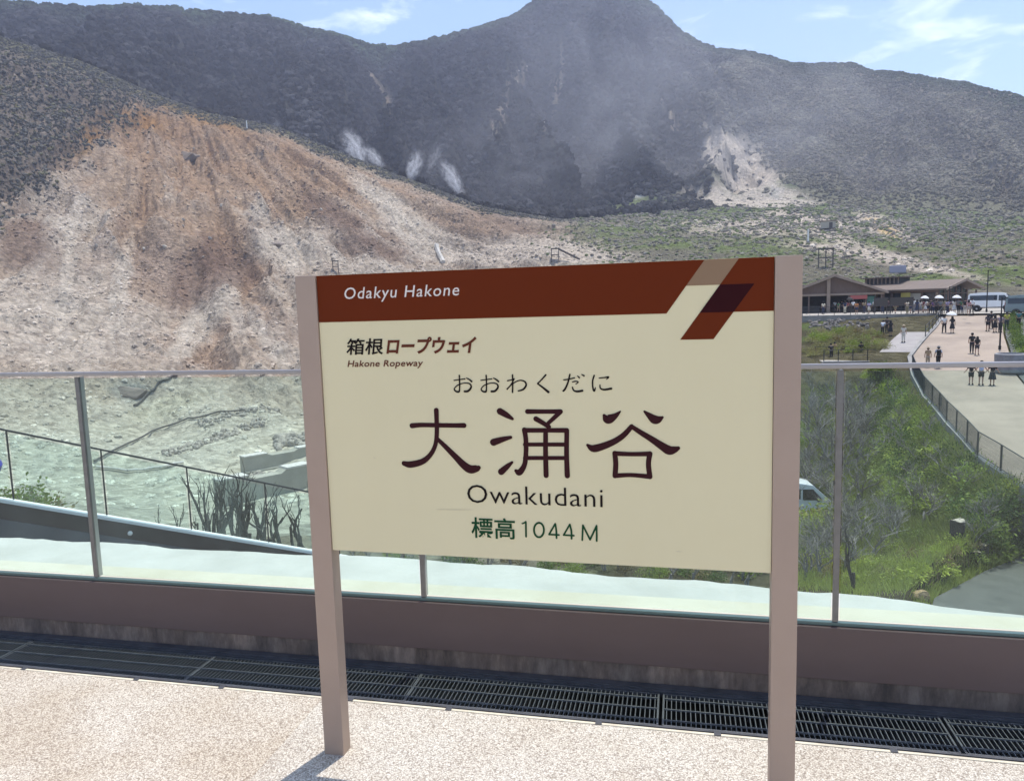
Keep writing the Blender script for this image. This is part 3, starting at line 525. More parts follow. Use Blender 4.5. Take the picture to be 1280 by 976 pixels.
def terrain_mat():
    m = bpy.data.materials.new('bare_ground'); m.use_nodes = True; n, l = m.node_tree.nodes, m.node_tree.links; p = n['Principled BSDF']; p.inputs['Roughness'].default_value = 0.95; p.inputs['Specular IOR Level'].default_value = 0.1
    a = n.new('ShaderNodeAttribute'); a.attribute_name = 'ground_colour'; t = n.new('ShaderNodeTexCoord')
    x = n.new('ShaderNodeTexNoise'); x.inputs['Scale'].default_value = 0.55; x.inputs['Detail'].default_value = 9; x.inputs['Roughness'].default_value = 0.72; l.new(t.outputs['Object'], x.inputs['Vector'])
    r = n.new('ShaderNodeValToRGB'); r.color_ramp.elements[0].position = 0.34; r.color_ramp.elements[1].position = 0.68; r.color_ramp.elements[0].color = (0.70, 0.68, 0.66, 1); r.color_ramp.elements[1].color = (1.26, 1.25, 1.23, 1); l.new(x.outputs['Fac'], r.inputs['Fac'])
    mx_ = n.new('ShaderNodeMix'); mx_.data_type = 'RGBA'; mx_.blend_type = 'MULTIPLY'; mx_.inputs['Factor'].default_value = 1; l.new(a.outputs['Color'], mx_.inputs['A']); l.new(r.outputs['Color'], mx_.inputs['B']); l.new(mx_.outputs['Result'], p.inputs['Base Color'])
    vo = n.new('ShaderNodeTexVoronoi'); vo.inputs['Scale'].default_value = 0.75; vo.inputs['Randomness'].default_value = 1; wv = n.new('ShaderNodeVectorMath'); wv.operation = 'MULTIPLY_ADD'; wv.inputs[1].default_value = (1.2, 1.2, 1.2); l.new(x.outputs['Color'], wv.inputs[0]); l.new(t.outputs['Object'], wv.inputs[2]); l.new(wv.outputs[0], vo.inputs['Vector'])
    sv = n.new('ShaderNodeSeparateColor'); l.new(vo.outputs['Color'], sv.inputs['Color']); vr = n.new('ShaderNodeMapRange'); vr.inputs['To Min'].default_value = 0.76; vr.inputs['To Max'].default_value = 1.18; l.new(sv.outputs['Green'], vr.inputs['Value'])
    m3 = n.new('ShaderNodeVectorMath'); m3.operation = 'SCALE'; l.new(mx_.outputs['Result'], m3.inputs[0]); l.new(vr.outputs['Result'], m3.inputs['Scale']); l.new(m3.outputs[0], p.inputs['Base Color'])
    ah = n.new('ShaderNodeMath'); ah.operation = 'MULTIPLY_ADD'; ah.inputs[1].default_value = -0.35; l.new(vo.outputs['Distance'], ah.inputs[0]); l.new(x.outputs['Fac'], ah.inputs[2])
    b = n.new('ShaderNodeBump'); b.inputs['Strength'].default_value = 1.0; b.inputs['Distance'].default_value = 1.2; l.new(ah.outputs[0], b.inputs['Height']); l.new(b.outputs['Normal'], p.inputs['Normal'])
    return m
tme.materials.append(terrain_mat())
tag(link(bpy.data.objects.new('terrain', tme)), kind='structure')
def ground(x, y):                            # height of the sheet
    t, d = math.atan2(x, y), math.hypot(x, y)
    i = min(max(int(np.searchsorted(th, t))-1, 0), NT-2); j = min(max(int(np.searchsorted(DD, d))-1, 0), ND-2)
    u, v = (t-th[i])/(th[i+1]-th[i]), (d-DD[j])/(DD[j+1]-DD[j])
    return float((Z[i, j]*(1-u)+Z[i+1, j]*u)*(1-v)+(Z[i, j+1]*(1-u)+Z[i+1, j+1]*u)*v)
def on_ground(px, py, lo=20, hi=900):        # where the direction of a photo pixel meets the ground sheet
    d = ray(px, py); h = math.hypot(d.x, d.y); D = lo
    while D < hi:
        P = Vector((0, 0, EYE))+d*(D/h)
        if P.z <= ground(P.x, P.y): break
        D *= 1.006
    return Vector((P.x, P.y, ground(P.x, P.y)))
# --- scatter: woods, scrub and stones nobody could count
def scatter(name, label, pts, scale, tint, mat_, sub=2, lump=0.28, squash=0.85, seed=0, freq=1.3):
    me = bpy.data.meshes.new(name); me.vertices.add(len(pts)); me.vertices.foreach_set('co', np.asarray(pts, np.float32).ravel())
    s = me.attributes.new('size', 'FLOAT', 'POINT'); s.data.foreach_set('value', np.asarray(scale, np.float32))
    c = me.attributes.new('tint', 'FLOAT_COLOR', 'POINT'); c.data.foreach_set('color', np.concatenate([tint, np.ones((len(pts), 1))], 1).astype(np.float32).ravel())
    o = link(bpy.data.objects.new(name, me)); tag(o, label, kind='stuff')
    g = bpy.data.node_groups.new(name, 'GeometryNodeTree'); g.interface.new_socket('Geometry', in_out='INPUT', socket_type='NodeSocketGeometry'); g.interface.new_socket('Geometry', in_out='OUTPUT', socket_type='NodeSocketGeometry')
    n, l = g.nodes, g.links; gi, go = n.new('NodeGroupInput'), n.new('NodeGroupOutput')
    ico = n.new('GeometryNodeMeshIcoSphere'); ico.inputs['Radius'].default_value = 1; ico.inputs['Subdivisions'].default_value = sub
    sp = n.new('GeometryNodeSetPosition'); no = n.new('ShaderNodeTexNoise'); no.inputs['Scale'].default_value = freq; no.inputs['Detail'].default_value = 3; ps = n.new('GeometryNodeInputPosition')
    ad = n.new('ShaderNodeVectorMath'); ad.operation = 'ADD'; ad.inputs[1].default_value = (seed*3.1, seed, 2.2); l.new(ps.outputs[0], ad.inputs[0]); l.new(ad.outputs[0], no.inputs['Vector'])
    s0 = n.new('ShaderNodeVectorMath'); s0.operation = 'SUBTRACT'; s0.inputs[1].default_value = (0.5, 0.5, 0.5); l.new(no.outputs['Color'], s0.inputs[0])
    s1 = n.new('ShaderNodeVectorMath'); s1.operation = 'SCALE'; s1.inputs['Scale'].default_value = lump*6; l.new(s0.outputs[0], s1.inputs[0]); l.new(s1.outputs[0], sp.inputs['Offset'])
    l.new(ico.outputs['Mesh'], sp.inputs['Geometry']); tf = n.new('GeometryNodeTransform'); tf.inputs['Scale'].default_value = (1, 1, squash); l.new(sp.outputs[0], tf.inputs['Geometry'])
    sm_ = n.new('GeometryNodeSetMaterial'); sm_.inputs['Material'].default_value = mat_; l.new(tf.outputs[0], sm_.inputs['Geometry'])
    ip = n.new('GeometryNodeInstanceOnPoints'); l.new(gi.outputs[0], ip.inputs['Points']); l.new(sm_.outputs[0], ip.inputs['Instance'])
    rv = n.new('FunctionNodeRandomValue'); rv.data_type = 'FLOAT_VECTOR'; rv.inputs[0].default_value = (-0.25, -0.25, 0); rv.inputs[1].default_value = (0.25, 0.25, 6.28); l.new(rv.outputs[0], ip.inputs['Rotation'])
    na = n.new('GeometryNodeInputNamedAttribute'); na.data_type = 'FLOAT'; na.inputs['Name'].default_value = 'size'; l.new(na.outputs['Attribute'], ip.inputs['Scale'])
    l.new(ip.outputs[0], go.inputs[0]); md = o.modifiers.new('scatter', 'NODES'); md.node_group = g
    return o
def tint_mat(name, scale=0.9, lo=0.55, hi=1.5, bump=0.0):
    m = bpy.data.materials.new(name); m.use_nodes = True; n, l = m.node_tree.nodes, m.node_tree.links; p = n['Principled BSDF']; p.inputs['Roughness'].default_value = 0.9; p.inputs['Specular IOR Level'].default_value = 0.1
    a = n.new('ShaderNodeAttribute'); a.attribute_type = 'INSTANCER'; a.attribute_name = 'tint'; t = n.new('ShaderNodeTexCoord')
    x = n.new('ShaderNodeTexNoise'); x.inputs['Scale'].default_value = scale*3; x.inputs['Detail'].default_value = 4; l.new(t.outputs['Object'], x.inputs['Vector'])
    r = n.new('ShaderNodeMapRange'); r.inputs['From Min'].default_value = 0.3; r.inputs['From Max'].default_value = 0.7; r.inputs['To Min'].default_value = lo; r.inputs['To Max'].default_value = hi; l.new(x.outputs['Fac'], r.inputs['Value'])
    v = n.new('ShaderNodeVectorMath'); v.operation = 'SCALE'; l.new(a.outputs['Color'], v.inputs[0]); l.new(r.outputs['Result'], v.inputs['Scale']); l.new(v.outputs[0], p.inputs['Base Color'])
    return m
def sample(mask, n):                         # n random ground points, density by mask (per square metre)
    cell = mask*DG*DG*np.gradient(th)[:, None]*(np.gradient(DD)/DD)[None, :]; cell[:, -1] = 0; cell[-1] = 0
    c = np.cumsum(cell.ravel()); k = np.searchsorted(c, RNG.random(n)*c[-1]); i, j = k//ND, k % ND
    i = np.minimum(i, NT-2); j = np.minimum(j, ND-2); u, v = RNG.random(n), RNG.random(n)
    z = (Z[i, j]*(1-u)+Z[i+1, j]*u)*(1-v)+(Z[i, j+1]*(1-u)+Z[i+1, j+1]*u)*v
    t = th[i]+u*(th[i+1]-th[i]); d = DD[j]+v*(DD[j+1]-DD[j])
    return np.stack([d*np.sin(t), d*np.cos(t), z], 1), i, j
fov = (np.abs(TH) < 0.80)
wood = mount*fov*(DG < Kd(10)*1.03)*(1-bare)**3*(0.75+0.5*sm(-0.3, 0.3, n2))*(1+2.2*sm(800, 1010, SX))*(1-0.85*sm(720, 780, SX)*(1-sm(Kd(8)*1.0, Kd(8)*1.10, DG)))
P_, i_, j_ = sample(wood, 130000); rightness = sm(800, 1010, SX[i_, j_]+50*n1[i_, j_])[:, None]
rnd = RNG.random((len(P_), 1)); rnd2 = RNG.random((len(P_), 1))
tn = (np.array((0.023, 0.023, 0.024))*(0.4+1.3*rnd))*(1-rightness)+(np.array((0.150, 0.138, 0.098))*(0.7+0.6*rnd)+(rnd2 > 0.7)*np.array((0.05, 0.040, 0.032)))*rightness
ridge_t = sm(0.93, 1.0, DG[i_, j_]/Kd(10)[i_, j_])[:, None]; tn = tn*(1-ridge_t)+(np.array((0.035, 0.055, 0.025))*(0.7+0.7*rnd))*ridge_t
pat = np.clip(0.85+1.5*n1[i_, j_]+0.7*n2[i_, j_], 0.35, 1.8)[:, None]; tn = tn*(pat*(1-rightness*0.6)+rightness*0.6)
szs = (1.3+2.4*RNG.random(len(P_))**2)*(1-0.62*rightness[:, 0]); P_[:, 2] += szs*0.35
tm = tint_mat('far_foliage')
scatter('mountain_forest', 'dense dark wood covering the mountain behind the valley', P_, szs, tn, tm)
# scrub of the spur
P_, i_, j_ = sample(np.clip(scrub+crestscrub*0.8, 0, 1)*fov*(DG > 180), 40000); rnd = RNG.random((len(P_), 1)); rnd2 = RNG.random((len(P_), 1))
tn = np.array((0.088, 0.086, 0.076))*(0.55+0.9*rnd)+(rnd2 > 0.86)*np.array((0.05, 0.045, 0.0)); szs = 0.28+0.6*RNG.random(len(P_))**2
scatter('hillside_scrub', 'dark dry scrub on the upper left spur above the bare slope', P_, szs, tn, tm, seed=2)
# flats
P_, i_, j_ = sample(np.clip(fl*(SX > 560), 0, 1)*fov*(DG < 520)*(DG > 135)*(0.25+sm(-0.2, 0.3, n2)), 34000); rnd = RNG.random((len(P_), 1)); rnd2 = RNG.random((len(P_), 1))
tn = np.where(rnd2 > 0.6, np.array((0.12, 0.145, 0.06)), np.array((0.18, 0.165, 0.14)))*(0.6+0.8*rnd); szs = (0.2+0.75*RNG.random(len(P_))**2)*np.clip(np.hypot(P_[:, 0], P_[:, 1])/330, 0.5, 1.2)
scatter('meadow_scrub', 'grey and green low scrub on the flats below the mountain', P_, szs, tn, tm, seed=3, squash=0.8)
# stones
P_, i_, j_ = sample(np.clip(np.maximum(sl, left*(DG > 60)*(DG < 190)*0.9)*(1-scrub)*(DG > 60)*(0.22+sm(0.05, 0.4, n2)+0.8*sm(0.1, 0.4, n1)), 0, 1)*(0.45+0.55*sm(150, 200, DG))*fov, 52000); rnd = RNG.random((len(P_), 1))
tn = A[i_, j_]*(0.6+0.75*rnd); szs = 0.09+0.6*RNG.random(len(P_))**10+0.15*RNG.random(len(P_))
scatter('scree_stones', 'loose pale stones strewn over the bare volcanic slope', P_, szs, tn, tint_mat('far_stone'), sub=1, lump=0.22, squash=0.75, seed=5)
P_, i_, j_ = sample(np.clip(bare+fl*blob(940, 285, 100, 9, 0.05)+fl*blob(1090, 320, 110, 7, 0.18)+fl*blob(1105, 282, 48, 13, 0.45), 0, 1)*fov*(DG > 120), 5000); rnd = RNG.random((len(P_), 1))
tn = np.array((0.47, 0.415, 0.345))*(0.6+0.75*rnd); szs = 0.25+0.9*RNG.random(len(P_))**3
scatter('landslide_stones', 'pale landslide rubble on the mountain foot', P_, szs, tn, MATS.get('x') or tint_mat('far_rubble'), sub=1, lump=0.25, squash=0.8, seed=6)
# --- haze
def haze(dens):
    o = MB().box((0, 900, 190), (5600, 4200, 520)).build('haze'); m = bpy.data.materials.new('haze_air'); m.use_nodes = True; n, l = m.node_tree.nodes, m.node_tree.links
    n.remove(n['Principled BSDF']); v = n.new('ShaderNodeVolumePrincipled'); v.inputs['Color'].default_value = (0.74, 0.80, 1.0, 1); v.inputs['Density'].default_value = dens; v.inputs['Anisotropy'].default_value = 0.35
    l.new(v.outputs['Volume'], n['Material Output'].inputs['Volume']); o.data.materials.append(m); return tag(o, 'thin bluish haze over the valley', kind='stuff')
HAZE = haze(0.00029)
# ================================================================== ROAD, PLAZA, TERRACE, BUILDINGS
def pol(t, d, z): return Vector((d*math.sin(t), d*math.cos(t), z))
def grid_sheet(name, rows, m, label=None):
    n = len(rows[0]); vs = [p for r_ in rows for p in r_]
    fs = [(i*n+j, i*n+j+1, (i+1)*n+j+1, (i+1)*n+j) for i in range(len(rows)-1) for j in range(n-1)]
    me = bpy.data.meshes.new(name); me.from_pydata([tuple(v) for v in vs], [], fs)
    bm = bmesh.new(); bm.from_mesh(me); bmesh.ops.recalc_face_normals(bm, faces=bm.faces)
    if sum(f.normal.z for f in bm.faces) < 0: bmesh.ops.reverse_faces(bm, faces=bm.faces)
    bm.to_mesh(me); bm.free(); me.materials.append(m); o = link(bpy.data.objects.new(name, me)); return tag(o, label, kind='structure')
road_m = mat('road_beige', (0.34, 0.275, 0.215), 0.9, (0.26, 0.21, 0.165), 0.35, detail=9, contrast=(0.38, 0.64), bump=0.2, bscale=30)
plaza_m = mat('plaza_pale', (0.38, 0.35, 0.30), 0.9, (0.31, 0.28, 0.24), 0.5, bump=0.1, bscale=20)
asph_m = mat('asphalt_grey', (0.085, 0.09, 0.083), 0.95, (0.115, 0.12, 0.11), 1.2, detail=8, bump=0.35, bscale=60)
conc_m = mat('grey_concrete', (0.30, 0.29, 0.27), 0.9, (0.20, 0.195, 0.18), 0.7, detail=7, bump=0.25, bscale=6, bdist=0.03)
dkc_m = mat('dark_concrete', (0.16, 0.175, 0.18), 0.9, (0.11, 0.12, 0.125), 0.5, detail=7, bump=0.25, bscale=5, bdist=0.03)
blk_m = mat('black_metal', (0.018, 0.018, 0.02), 0.45, metal=0.3); dkm = mat('dark_brown_metal', (0.05, 0.04, 0.035), 0.5)
def trd(D): return float(np.interp(D, [29, 40, 64, 80, 97], [math.atan2(at(px, 450, 50).x, at(px, 450, 50).y) for px in (1400, 1345, 1268, 1253, 1249)]))
grid_sheet('road', [[pol(float(tleft(D))+(trd(D)-float(tleft(D)))*k/8, D, float(zroad(D))) for k in range(9)] for D in np.arange(29, 97.6, 2.0)], road_m)
grid_sheet('dark_edge_sheet', [[pol(trd(D)+0.002+(0.95-trd(D))*k/4, D, float(zroad(D))-0.004) for k in range(5)] for D in np.arange(29, 97.6, 2.0)], asph_m)  # dark sheet added to stand in for lens darkening right of the road
grid_sheet('plaza', [[pol(math.atan2(at(985+60*k, 390, 100).x, at(985+60*k, 390, 100).y), D, PLZ) for k in range(10)] for D in (95, 106, 117, 128)], plaza_m)
o = MB().prism([(p.x, p.y) for p in pad], 'z', PADZ-0.3, PADZ).build('parking_pavement', asph_m); tag(o, 'grey asphalt pavement at the lower right corner', kind='structure')
# painted edge line and kerb along the road's left side
line_m = mat('line_paint', (0.62, 0.60, 0.55), 0.8, (0.45, 0.42, 0.38), 3)
def ribbon(name, off0, off1, z0, z1, D0, D1, m, step=1.5):
    vs = []; fs = []
    Ds = np.arange(D0, D1+0.01, step)
    for D in Ds:
        for off, z in ((off0, z0), (off0, z1), (off1, z1), (off1, z0)):
            vs.append(tuple(pol(float(tleft(D))+off/D, D, float(zroad(D))+z)))
    for i in range(len(Ds)-1):
        for j in range(4): fs.append((i*4+j, (i+1)*4+j, (i+1)*4+(j+1) % 4, i*4+(j+1) % 4))
    n = len(Ds)*4; fs += [(0, 1, 2, 3), (n-4, n-3, n-2, n-1)]
    return MB().add(vs, fs).build(name, m)
tag(ribbon('road_kerb', -0.32, -0.02, -1.6, 0.14, 30, 94, conc_m), 'pale concrete kerb carrying the fence along the road edge', 'kerb')
# --- fence along the road
fence_m = mat('fence_dark', (0.045, 0.047, 0.05), 0.5, metal=0.3)
def fence(name, pts, h, label, m, wires=True, rails=(1.0, 0.06), pr=0.035, group=None, spacing=0.085, wr=0.007):
    f = empty(name, pts[0], 0, label, 'fence', group); o0 = Vector(pts[0])
    pm = MB().box((0, 0, h/2), (pr*2, pr*2, h)).mesh('post', m)
    for k, p in enumerate(pts):
        p = Vector(p)-o0; q = (Vector(pts[min(k+1, len(pts)-1)])-Vector(pts[max(k-1, 0)])); inst('post', pm, f, p, (0, 0, math.atan2(q.y, q.x)))
        if k < len(pts)-1:
            q = Vector(pts[k+1])-o0; mb = MB()
            for r_ in rails: mb.tube(p+Vector((0, 0, h*r_)), q+Vector((0, 0, h*r_)), 0.024, n=5)
            mb.build('rail', m, f)
            if wires:
                mb = MB(); L = (q-p).length; n = int(L/spacing)
                for i in range(1, n): c = p+(q-p)*(i/n); mb.tube(c+Vector((0, 0, h*min(rails))), c+Vector((0, 0, h*max(rails))), wr, n=3, caps=False)
                for i in range(1, 6): mb.tube(p+Vector((0, 0, h*i/6)), q+Vector((0, 0, h*i/6)), wr*0.7, n=3, caps=False)
                tag(mb.build('wire_mesh', m, f), kind='stuff')
    return f
fpts = []; D = 31.0
while D < 64: fpts.append(pol(float(tleft(D))-0.17/D, D, float(zroad(D))+0.14)); D += 2.3 if D < 50 else 3.0
fence('road_fence', fpts, 1.12, 'long dark wire mesh fence along the left edge of the beige road', fence_m)
pl_ = MB().box((0, 0.03, 0.62), (0.75, 0.03, 0.55)).build('notice_board', mat('notice_grey', (0.12, 0.13, 0.14), 0.6)); i_n = 8
pl_.location = fpts[i_n]+Vector((0.02, -0.07, 0)); dq = fpts[i_n+1]-fpts[i_n]; pl_.rotation_euler = (0, 0, math.atan2(dq.y, dq.x)); tag(pl_, 'small dark notice panel fixed to the road fence', 'notice')
fp2 = [pol(float(tleft(D))-0.17/D, D, float(zroad(D))+0.14) for D in (79, 81.5, 84, 86.5, 89, 91.5, 94)]
fence('post_rail_fence', fp2, 1.05, 'dark post and rail fence where the road reaches the plaza', fence_m, wires=False, rails=(0.95, 0.55))
# --- viewing terrace below the plaza
TZ = -4.75
def terr(px, py): return atz(px, py, TZ)
ta, tb = terr(1030, 452.5), terr(1141, 451.5); tdir = (tb-ta).normalized(); tper = Vector((-tdir.y, tdir.x, 0))
tw = (tb-ta).length; tyaw = math.atan2(tdir.y, tdir.x)
te = empty('viewing_terrace', ta, tyaw, 'fenced concrete viewing terrace with dark retaining wall beside the road', 'terrace')
MB().box((tw/2, 3.5, -0.15), (tw+0.2, 7.2, 0.3)).build('slab', plaza_m, te); MB().box((tw/2, 0.02, -2.6), (tw, 0.3, 4.6)).build('retaining_wall', dkc_m, te)
MB().box((tw/2, -0.05, 0.03), (tw+0.2, 0.22, 0.1)).build('edge_kerb', line_m, te)
def tpt(u, v): return ta+tdir*u+tper*v+Vector((0, 0, 0.0))
fence('terrace_railing', [tpt(tw*k/6, 0.15)+Vector((0, 0, 0.05)) for k in range(7)], 1.1, 'dark railing along the front of the viewing terrace', fence_m, wires=False, rails=(0.98, 0.5))
fence('terrace_railing', [tpt(tw*k/5, 5.6) for k in range(6)], 1.1, 'dark railing along the rear of the viewing terrace', fence_m, wires=False, rails=(0.98, 0.5))
fence('terrace_railing', [tpt(tw-0.1, 0.3+1.0*k) for k in range(4)], 1.1, 'short dark railing at the road end of the viewing terrace', fence_m, wires=False, rails=(0.98,))
grid_sheet('path', [[pol(float(tleft(D))-(0.34+2.5*k/3)/D, D, float(zroad(D))-0.08) for k in range(4)] for D in np.arange(72.0, 83.9, 1.9)], mat('path_grey', (0.33, 0.31, 0.29), 0.9, (0.27, 0.25, 0.24), 1))
# --- stone edge of the plaza
ew = [pol(math.atan2(at(px, 398, 94.9).x, at(px, 398, 94.9).y), 94.9, PLZ) for px in (985, 1020, 1060, 1100, 1140, 1172)]
pw_ = empty('plaza_wall', ew[0], 0, 'low grey retaining wall below the plaza edge', 'wall')
for a_, b_ in zip(ew[:-1], ew[1:]):
    c = (a_+b_)/2-ew[0]; d = b_-a_; MB().box((c.x, c.y, -0.85), (d.length, 0.35, 1.9), math.atan2(d.y, d.x)).build('wall_section', conc_m, pw_)
fence('plaza_railing', [p+Vector((0, 0, 0.08)) for p in [ew[0]+(ew[-1]-ew[0])*k/9+Vector((0, 0.3, 0)) for k in range(10)]], 1.05, 'thin dark railing along the plaza edge in front of the buildings', fence_m, wires=False, rails=(0.98, 0.55), pr=0.03)
# --- buildings
roof_m = mat('roof_brown', (0.17, 0.13, 0.105), 0.8, (0.13, 0.10, 0.08), 0.8, stretch=(8, 0.6, 1), bump=0.3, bscale=3)
wood_m = mat('brown_cladding', (0.15, 0.10, 0.08), 0.7, (0.11, 0.075, 0.06), 2, stretch=(6, 6, 0.5)); beam_m = mat('beam_tan', (0.30, 0.235, 0.185), 0.7, (0.25, 0.19, 0.15), 2)
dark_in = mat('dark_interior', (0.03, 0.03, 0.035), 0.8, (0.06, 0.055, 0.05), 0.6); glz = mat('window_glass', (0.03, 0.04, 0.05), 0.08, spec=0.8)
red_m = mat('banner_red', (0.42, 0.11, 0.10), 0.7); shade_w = mat('blind_pale', (0.45, 0.44, 0.41), 0.7)
pA = at(1042, 391, 112); thA = math.atan2(pA.x, pA.y)
bA = empty('gable_shelter', (pA.x, pA.y, PLZ), -thA+0.04, 'brown gabled shelter building with open dark front, left of the plaza', 'building')
Hh, hw, pk = 2.75, 6.6, 5.25
MB().prism([(-hw, Hh-0.25), (0, pk-0.25), (hw, Hh-0.25), (hw, Hh), (0, pk), (-hw, Hh)], 'y', -0.9, 9.5).build('roof', roof_m, bA)
for sx in (-1, 1): MB().add([(0, -0.93, pk-0.32), (0, -0.93, pk+0.04), (sx*(hw+0.05), -0.93, Hh+0.02), (sx*(hw+0.05), -0.93, Hh-0.3), (0, -1.0, pk-0.32), (0, -1.0, pk+0.04), (sx*(hw+0.05), -1.0, Hh+0.02), (sx*(hw+0.05), -1.0, Hh-0.3)], [(0, 1, 2, 3), (4, 5, 6, 7), (0, 1, 5, 4), (1, 2, 6, 5), (2, 3, 7, 6), (3, 0, 4, 7)]).build('bargeboard', beam_m, bA)
MB().prism([(-hw+0.5, Hh-0.1), (hw-0.5, Hh-0.1), (0, pk-0.35)], 'y', 0.0, 0.2).build('gable_wall', wood_m, bA)
MB().box((0, -0.12, Hh-0.25), (hw*2-0.7, 0.22, 0.3)).build('beam', beam_m, bA)
MB().box((-0.7, -0.3, (pk-0.6)/2), (0.45, 0.35, pk-0.6)).build('pillar', beam_m, bA)
for xx in (-5.9, -3.2, 1.9, 4.0, 5.9): MB().box((xx, -0.1, (Hh-0.4)/2), (0.2, 0.2, Hh-0.4)).build('pillar', wood_m, bA)
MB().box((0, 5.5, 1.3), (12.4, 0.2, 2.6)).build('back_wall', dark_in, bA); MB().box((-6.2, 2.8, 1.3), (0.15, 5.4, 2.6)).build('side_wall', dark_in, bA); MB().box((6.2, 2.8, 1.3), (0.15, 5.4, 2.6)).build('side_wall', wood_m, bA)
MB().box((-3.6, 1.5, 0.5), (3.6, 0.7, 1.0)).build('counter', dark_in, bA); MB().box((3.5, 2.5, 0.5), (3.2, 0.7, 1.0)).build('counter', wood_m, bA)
MB().box((3.1, -0.25, 2.05), (2.1, 0.06, 0.5)).build('banner', red_m, bA); MB().box((4.7, 1.0, 1.5), (0.9, 0.06, 1.3)).build('poster', mat('poster_teal', (0.12, 0.30, 0.26), 0.7), bA)
pB = at(1171, 390, 113); thB = math.atan2(pB.x, pB.y)
bB = empty('glazed_shop', (pB.x, pB.y, PLZ), -thB-R(27), 'long brown roofed shop with glazed gable end beside the van', 'building')
L_, Wd_, eh, rh = 12.5, 8.0, 2.9, 4.1                       # facade runs along -x from the near corner, gable end along +y
MB().prism([(-1.0, eh-0.2), (Wd_/2, rh-0.2), (Wd_+1.0, eh-0.2), (Wd_+1.0, eh), (Wd_/2, rh), (-1.0, eh)], 'x', -L_-0.4, 1.6).build('roof', roof_m, bB)
MB().prism([(-1.02, eh-0.28), (Wd_/2, rh-0.28), (Wd_+1.02, eh-0.28), (Wd_+1.02, eh+0.03), (Wd_/2, rh+0.03), (-1.02, eh+0.03)], 'x', 1.6, 1.7).build('bargeboard', beam_m, bB)
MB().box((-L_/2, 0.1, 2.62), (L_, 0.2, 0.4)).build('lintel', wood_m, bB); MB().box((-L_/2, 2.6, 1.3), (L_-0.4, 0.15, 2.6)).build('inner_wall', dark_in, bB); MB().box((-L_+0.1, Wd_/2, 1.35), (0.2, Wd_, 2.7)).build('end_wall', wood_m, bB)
MB().box((-L_/2, Wd_-0.1, 1.35), (L_, 0.2, 2.7)).build('rear_wall', wood_m, bB)
for k in range(7): MB().box((-k*L_/6+(0.12 if k == 6 else -0.12 if k == 0 else 0), 0.12, 1.2), (0.22, 0.24, 2.4)).build('column', wood_m if k % 2 else beam_m, bB)
for k, m_ in enumerate((glz, shade_w, glz, dark_in, shade_w, glz)):
    f_ = MB().box((-(k+0.5)*L_/6, 0.5, 1.2), (L_/6-0.3, 0.06, 2.3)).build('shop_window', m_, bB)
MB().box((-4.2, -0.05, 2.0), (1.3, 0.05, 0.9)).build('sign_panel', mat('panel_yellow', (0.42, 0.38, 0.10), 0.7), bB)
MB().prism([(0.2, 0), (Wd_-0.2, 0), (Wd_-0.2, eh-0.3), (Wd_/2, rh-0.45), (0.2, eh-0.3)], 'x', -0.12, -0.06).build('gable_glazing', glz, bB)
for k in range(6):
    yy = 0.3+(Wd_-0.6)*k/5; zt_ = eh-0.35+(rh-eh-0.15)*(1-abs(yy-Wd_/2)/(Wd_/2)); MB().box((0.0, yy, zt_/2), (0.12, 0.14, zt_)).build('mullion', wood_m, bB)
MB().box((0.0, Wd_/2, 2.2), (0.1, Wd_-0.6, 0.14)).build('transom', wood_m, bB)
for yy in (0.3, Wd_-0.3): MB().box((1.2, yy, (eh-0.3)/2), (0.18, 0.18, eh-0.3)).build('porch_post', wood_m, bB)
mo = MB().box((-9.2, Wd_/2, rh+0.0), (5.2, 2.6, 1.0)).build('roof_monitor', dark_in, bB); MB().box((-9.2, Wd_/2, rh+0.58), (6.0, 3.6, 0.16)).build('cap_roof', roof_m, mo)
for k in range(9): MB().box((-11.6+k*0.6, Wd_/2-1.34, rh+0.02), (0.14, 0.08, 0.95)).build('louvre_post', beam_m, mo)
for px, w_, lb in ((1100.5, 1.5, 'left'), (1126.5, 2.5, 'right')):
    p = at(px, 392, 99); b_ = empty('notice_board', (p.x, p.y, PLZ), -math.atan2(p.x, p.y), f'dark brown notice board on legs at the plaza edge, {lb} of the two', 'notice', 'dark notice boards at the plaza edge')
    MB().box((0, 0, 1.45), (w_, 0.08, 1.0)).build('panel', dkm, b_)
    for sx in (-1, 1): MB().box((sx*(w_/2-0.1), 0.05, 0.95), (0.08, 0.06, 1.9)).build('leg', dkm, b_)
